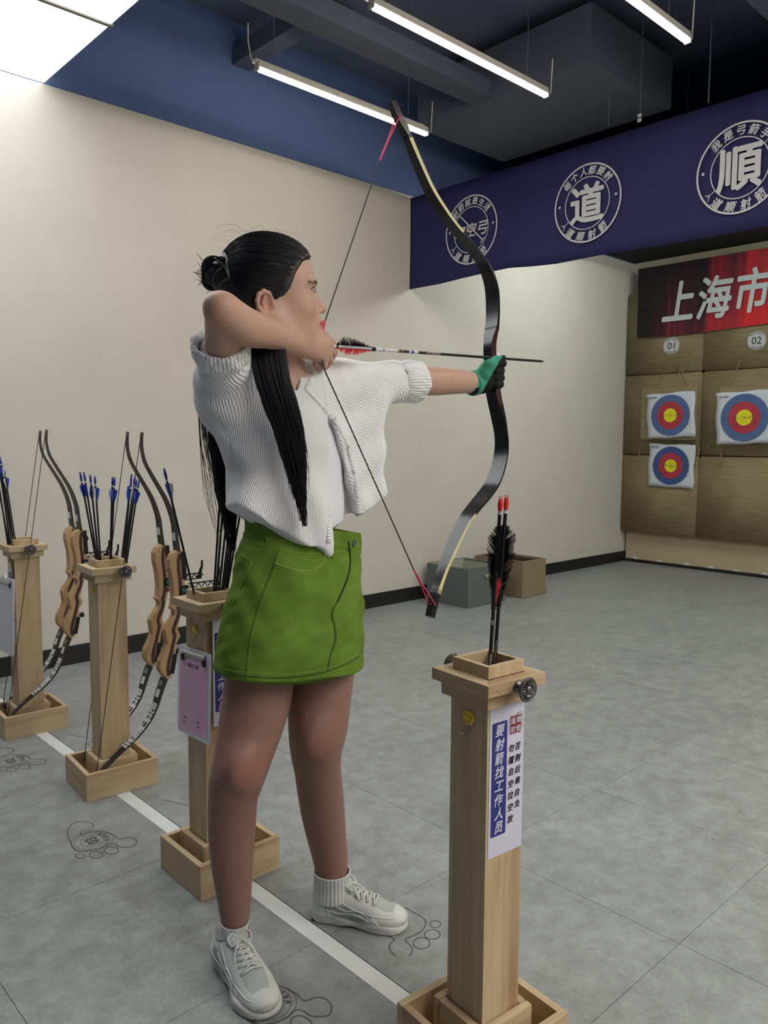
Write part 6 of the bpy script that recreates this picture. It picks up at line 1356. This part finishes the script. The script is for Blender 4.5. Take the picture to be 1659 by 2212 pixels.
# loose bits over the crown and the bun ends
q = MB(); R2 = random.Random(9)
for i in range(20):
    a0 = R2.uniform(-.9, .9); f0 = R2.uniform(-.07, .06); p = HC+hf*f0+hs*(.09*math.sin(a0))+hu*(.045+.09*math.cos(a0)); h_ = R2.uniform(.006, .020); L = R2.uniform(.03, .07)
    q.tube(smooth_closed([p, p-hf*L*.3+hu*h_, p-hf*L*.7+hu*h_*1.05, p-hf*L+hu*h_*.2], 3, False), .00016, 3, False)
for i in range(60):
    p = Hd(-.125+R2.uniform(-.01, .01), R2.uniform(-.02, .025), .045+R2.uniform(-.02, .02)); d = np.array([-hf*R2.uniform(.6, 1)+hs*R2.uniform(-.5, .5)+hu*R2.uniform(-.5, .6)])[0]; L = R2.uniform(.012, .034); q.tube([p, p+d*L*.6, p+d*L+hu*R2.uniform(-.006, .006)], [.0012, .0009, .0002], 4, False)
o = kidh(obj('flyaway_hair', q, M_hairb, smooth='all')); o['kind'] = 'stuff'
q = MB()
for i in range(150):
    a0 = R2.uniform(0, 6.28); tl = R2.uniform(-.6, .6); rr_b = R2.uniform(.88, 1.04); pts = []
    for k in range(9):
        a_ = a0+k*.33; p = np.array([.036*math.cos(a_), .034*math.sin(a_)*math.cos(tl), .030*math.sin(a_)+.016*math.sin(tl*1.5)*math.cos(a_*1.0)])*rr_b; pts.append(Hd(-.113+p[0]*.85, .004+p[1]*.88, .050+p[2]*.92))
    q.tube(pts, .0012, 4, False)
o = kidh(obj('bun_strands', q, M_hair, smooth='all')); o['kind'] = 'stuff'
M_clip = nmat('dark_green_clip', srgb(40, 52, 46), .35, spec=.6); q = MB()
cp = lambda f, s_, u: Hd(f+.014+.10*max(0, -.11-f), s_*.95, u)
for A_, B2, C2, r in (((-.098, .03, .088), (-.112, .05, .06), (-.104, .055, .02), .0032), ((-.104, .055, .02), (-.108, .052, -.002), (-.100, .045, -.022), .003), ((-.112, .05, .06), (-.135, .045, .045), (-.142, .03, .030), .0028), ((-.108, .054, .035), (-.130, .046, .018), (-.128, .034, .0), .0028), ((-.104, .055, .02), (-.118, .052, .055), (-.138, .036, .075), .0028), ((-.108, .052, .0), (-.128, .04, -.012), (-.118, .03, -.028), .0026)):
    q.tube(smooth_closed([cp(*A_), cp(*B2), cp(*C2)], 6, False), r, 7, flat=.6)
kid(obj('hair_clip', q, M_clip, smooth='all'))
q = MB(); c_ = cp(-.126, .05, -.022); q.tube([c_+hf*.012*math.cos(a_)+hu*.016*math.sin(a_)-hs*.002 for a_ in np.linspace(0, 6.28, 24)], .0018, 6); kid(obj('clip_spring', q, M_steel, smooth='all'))
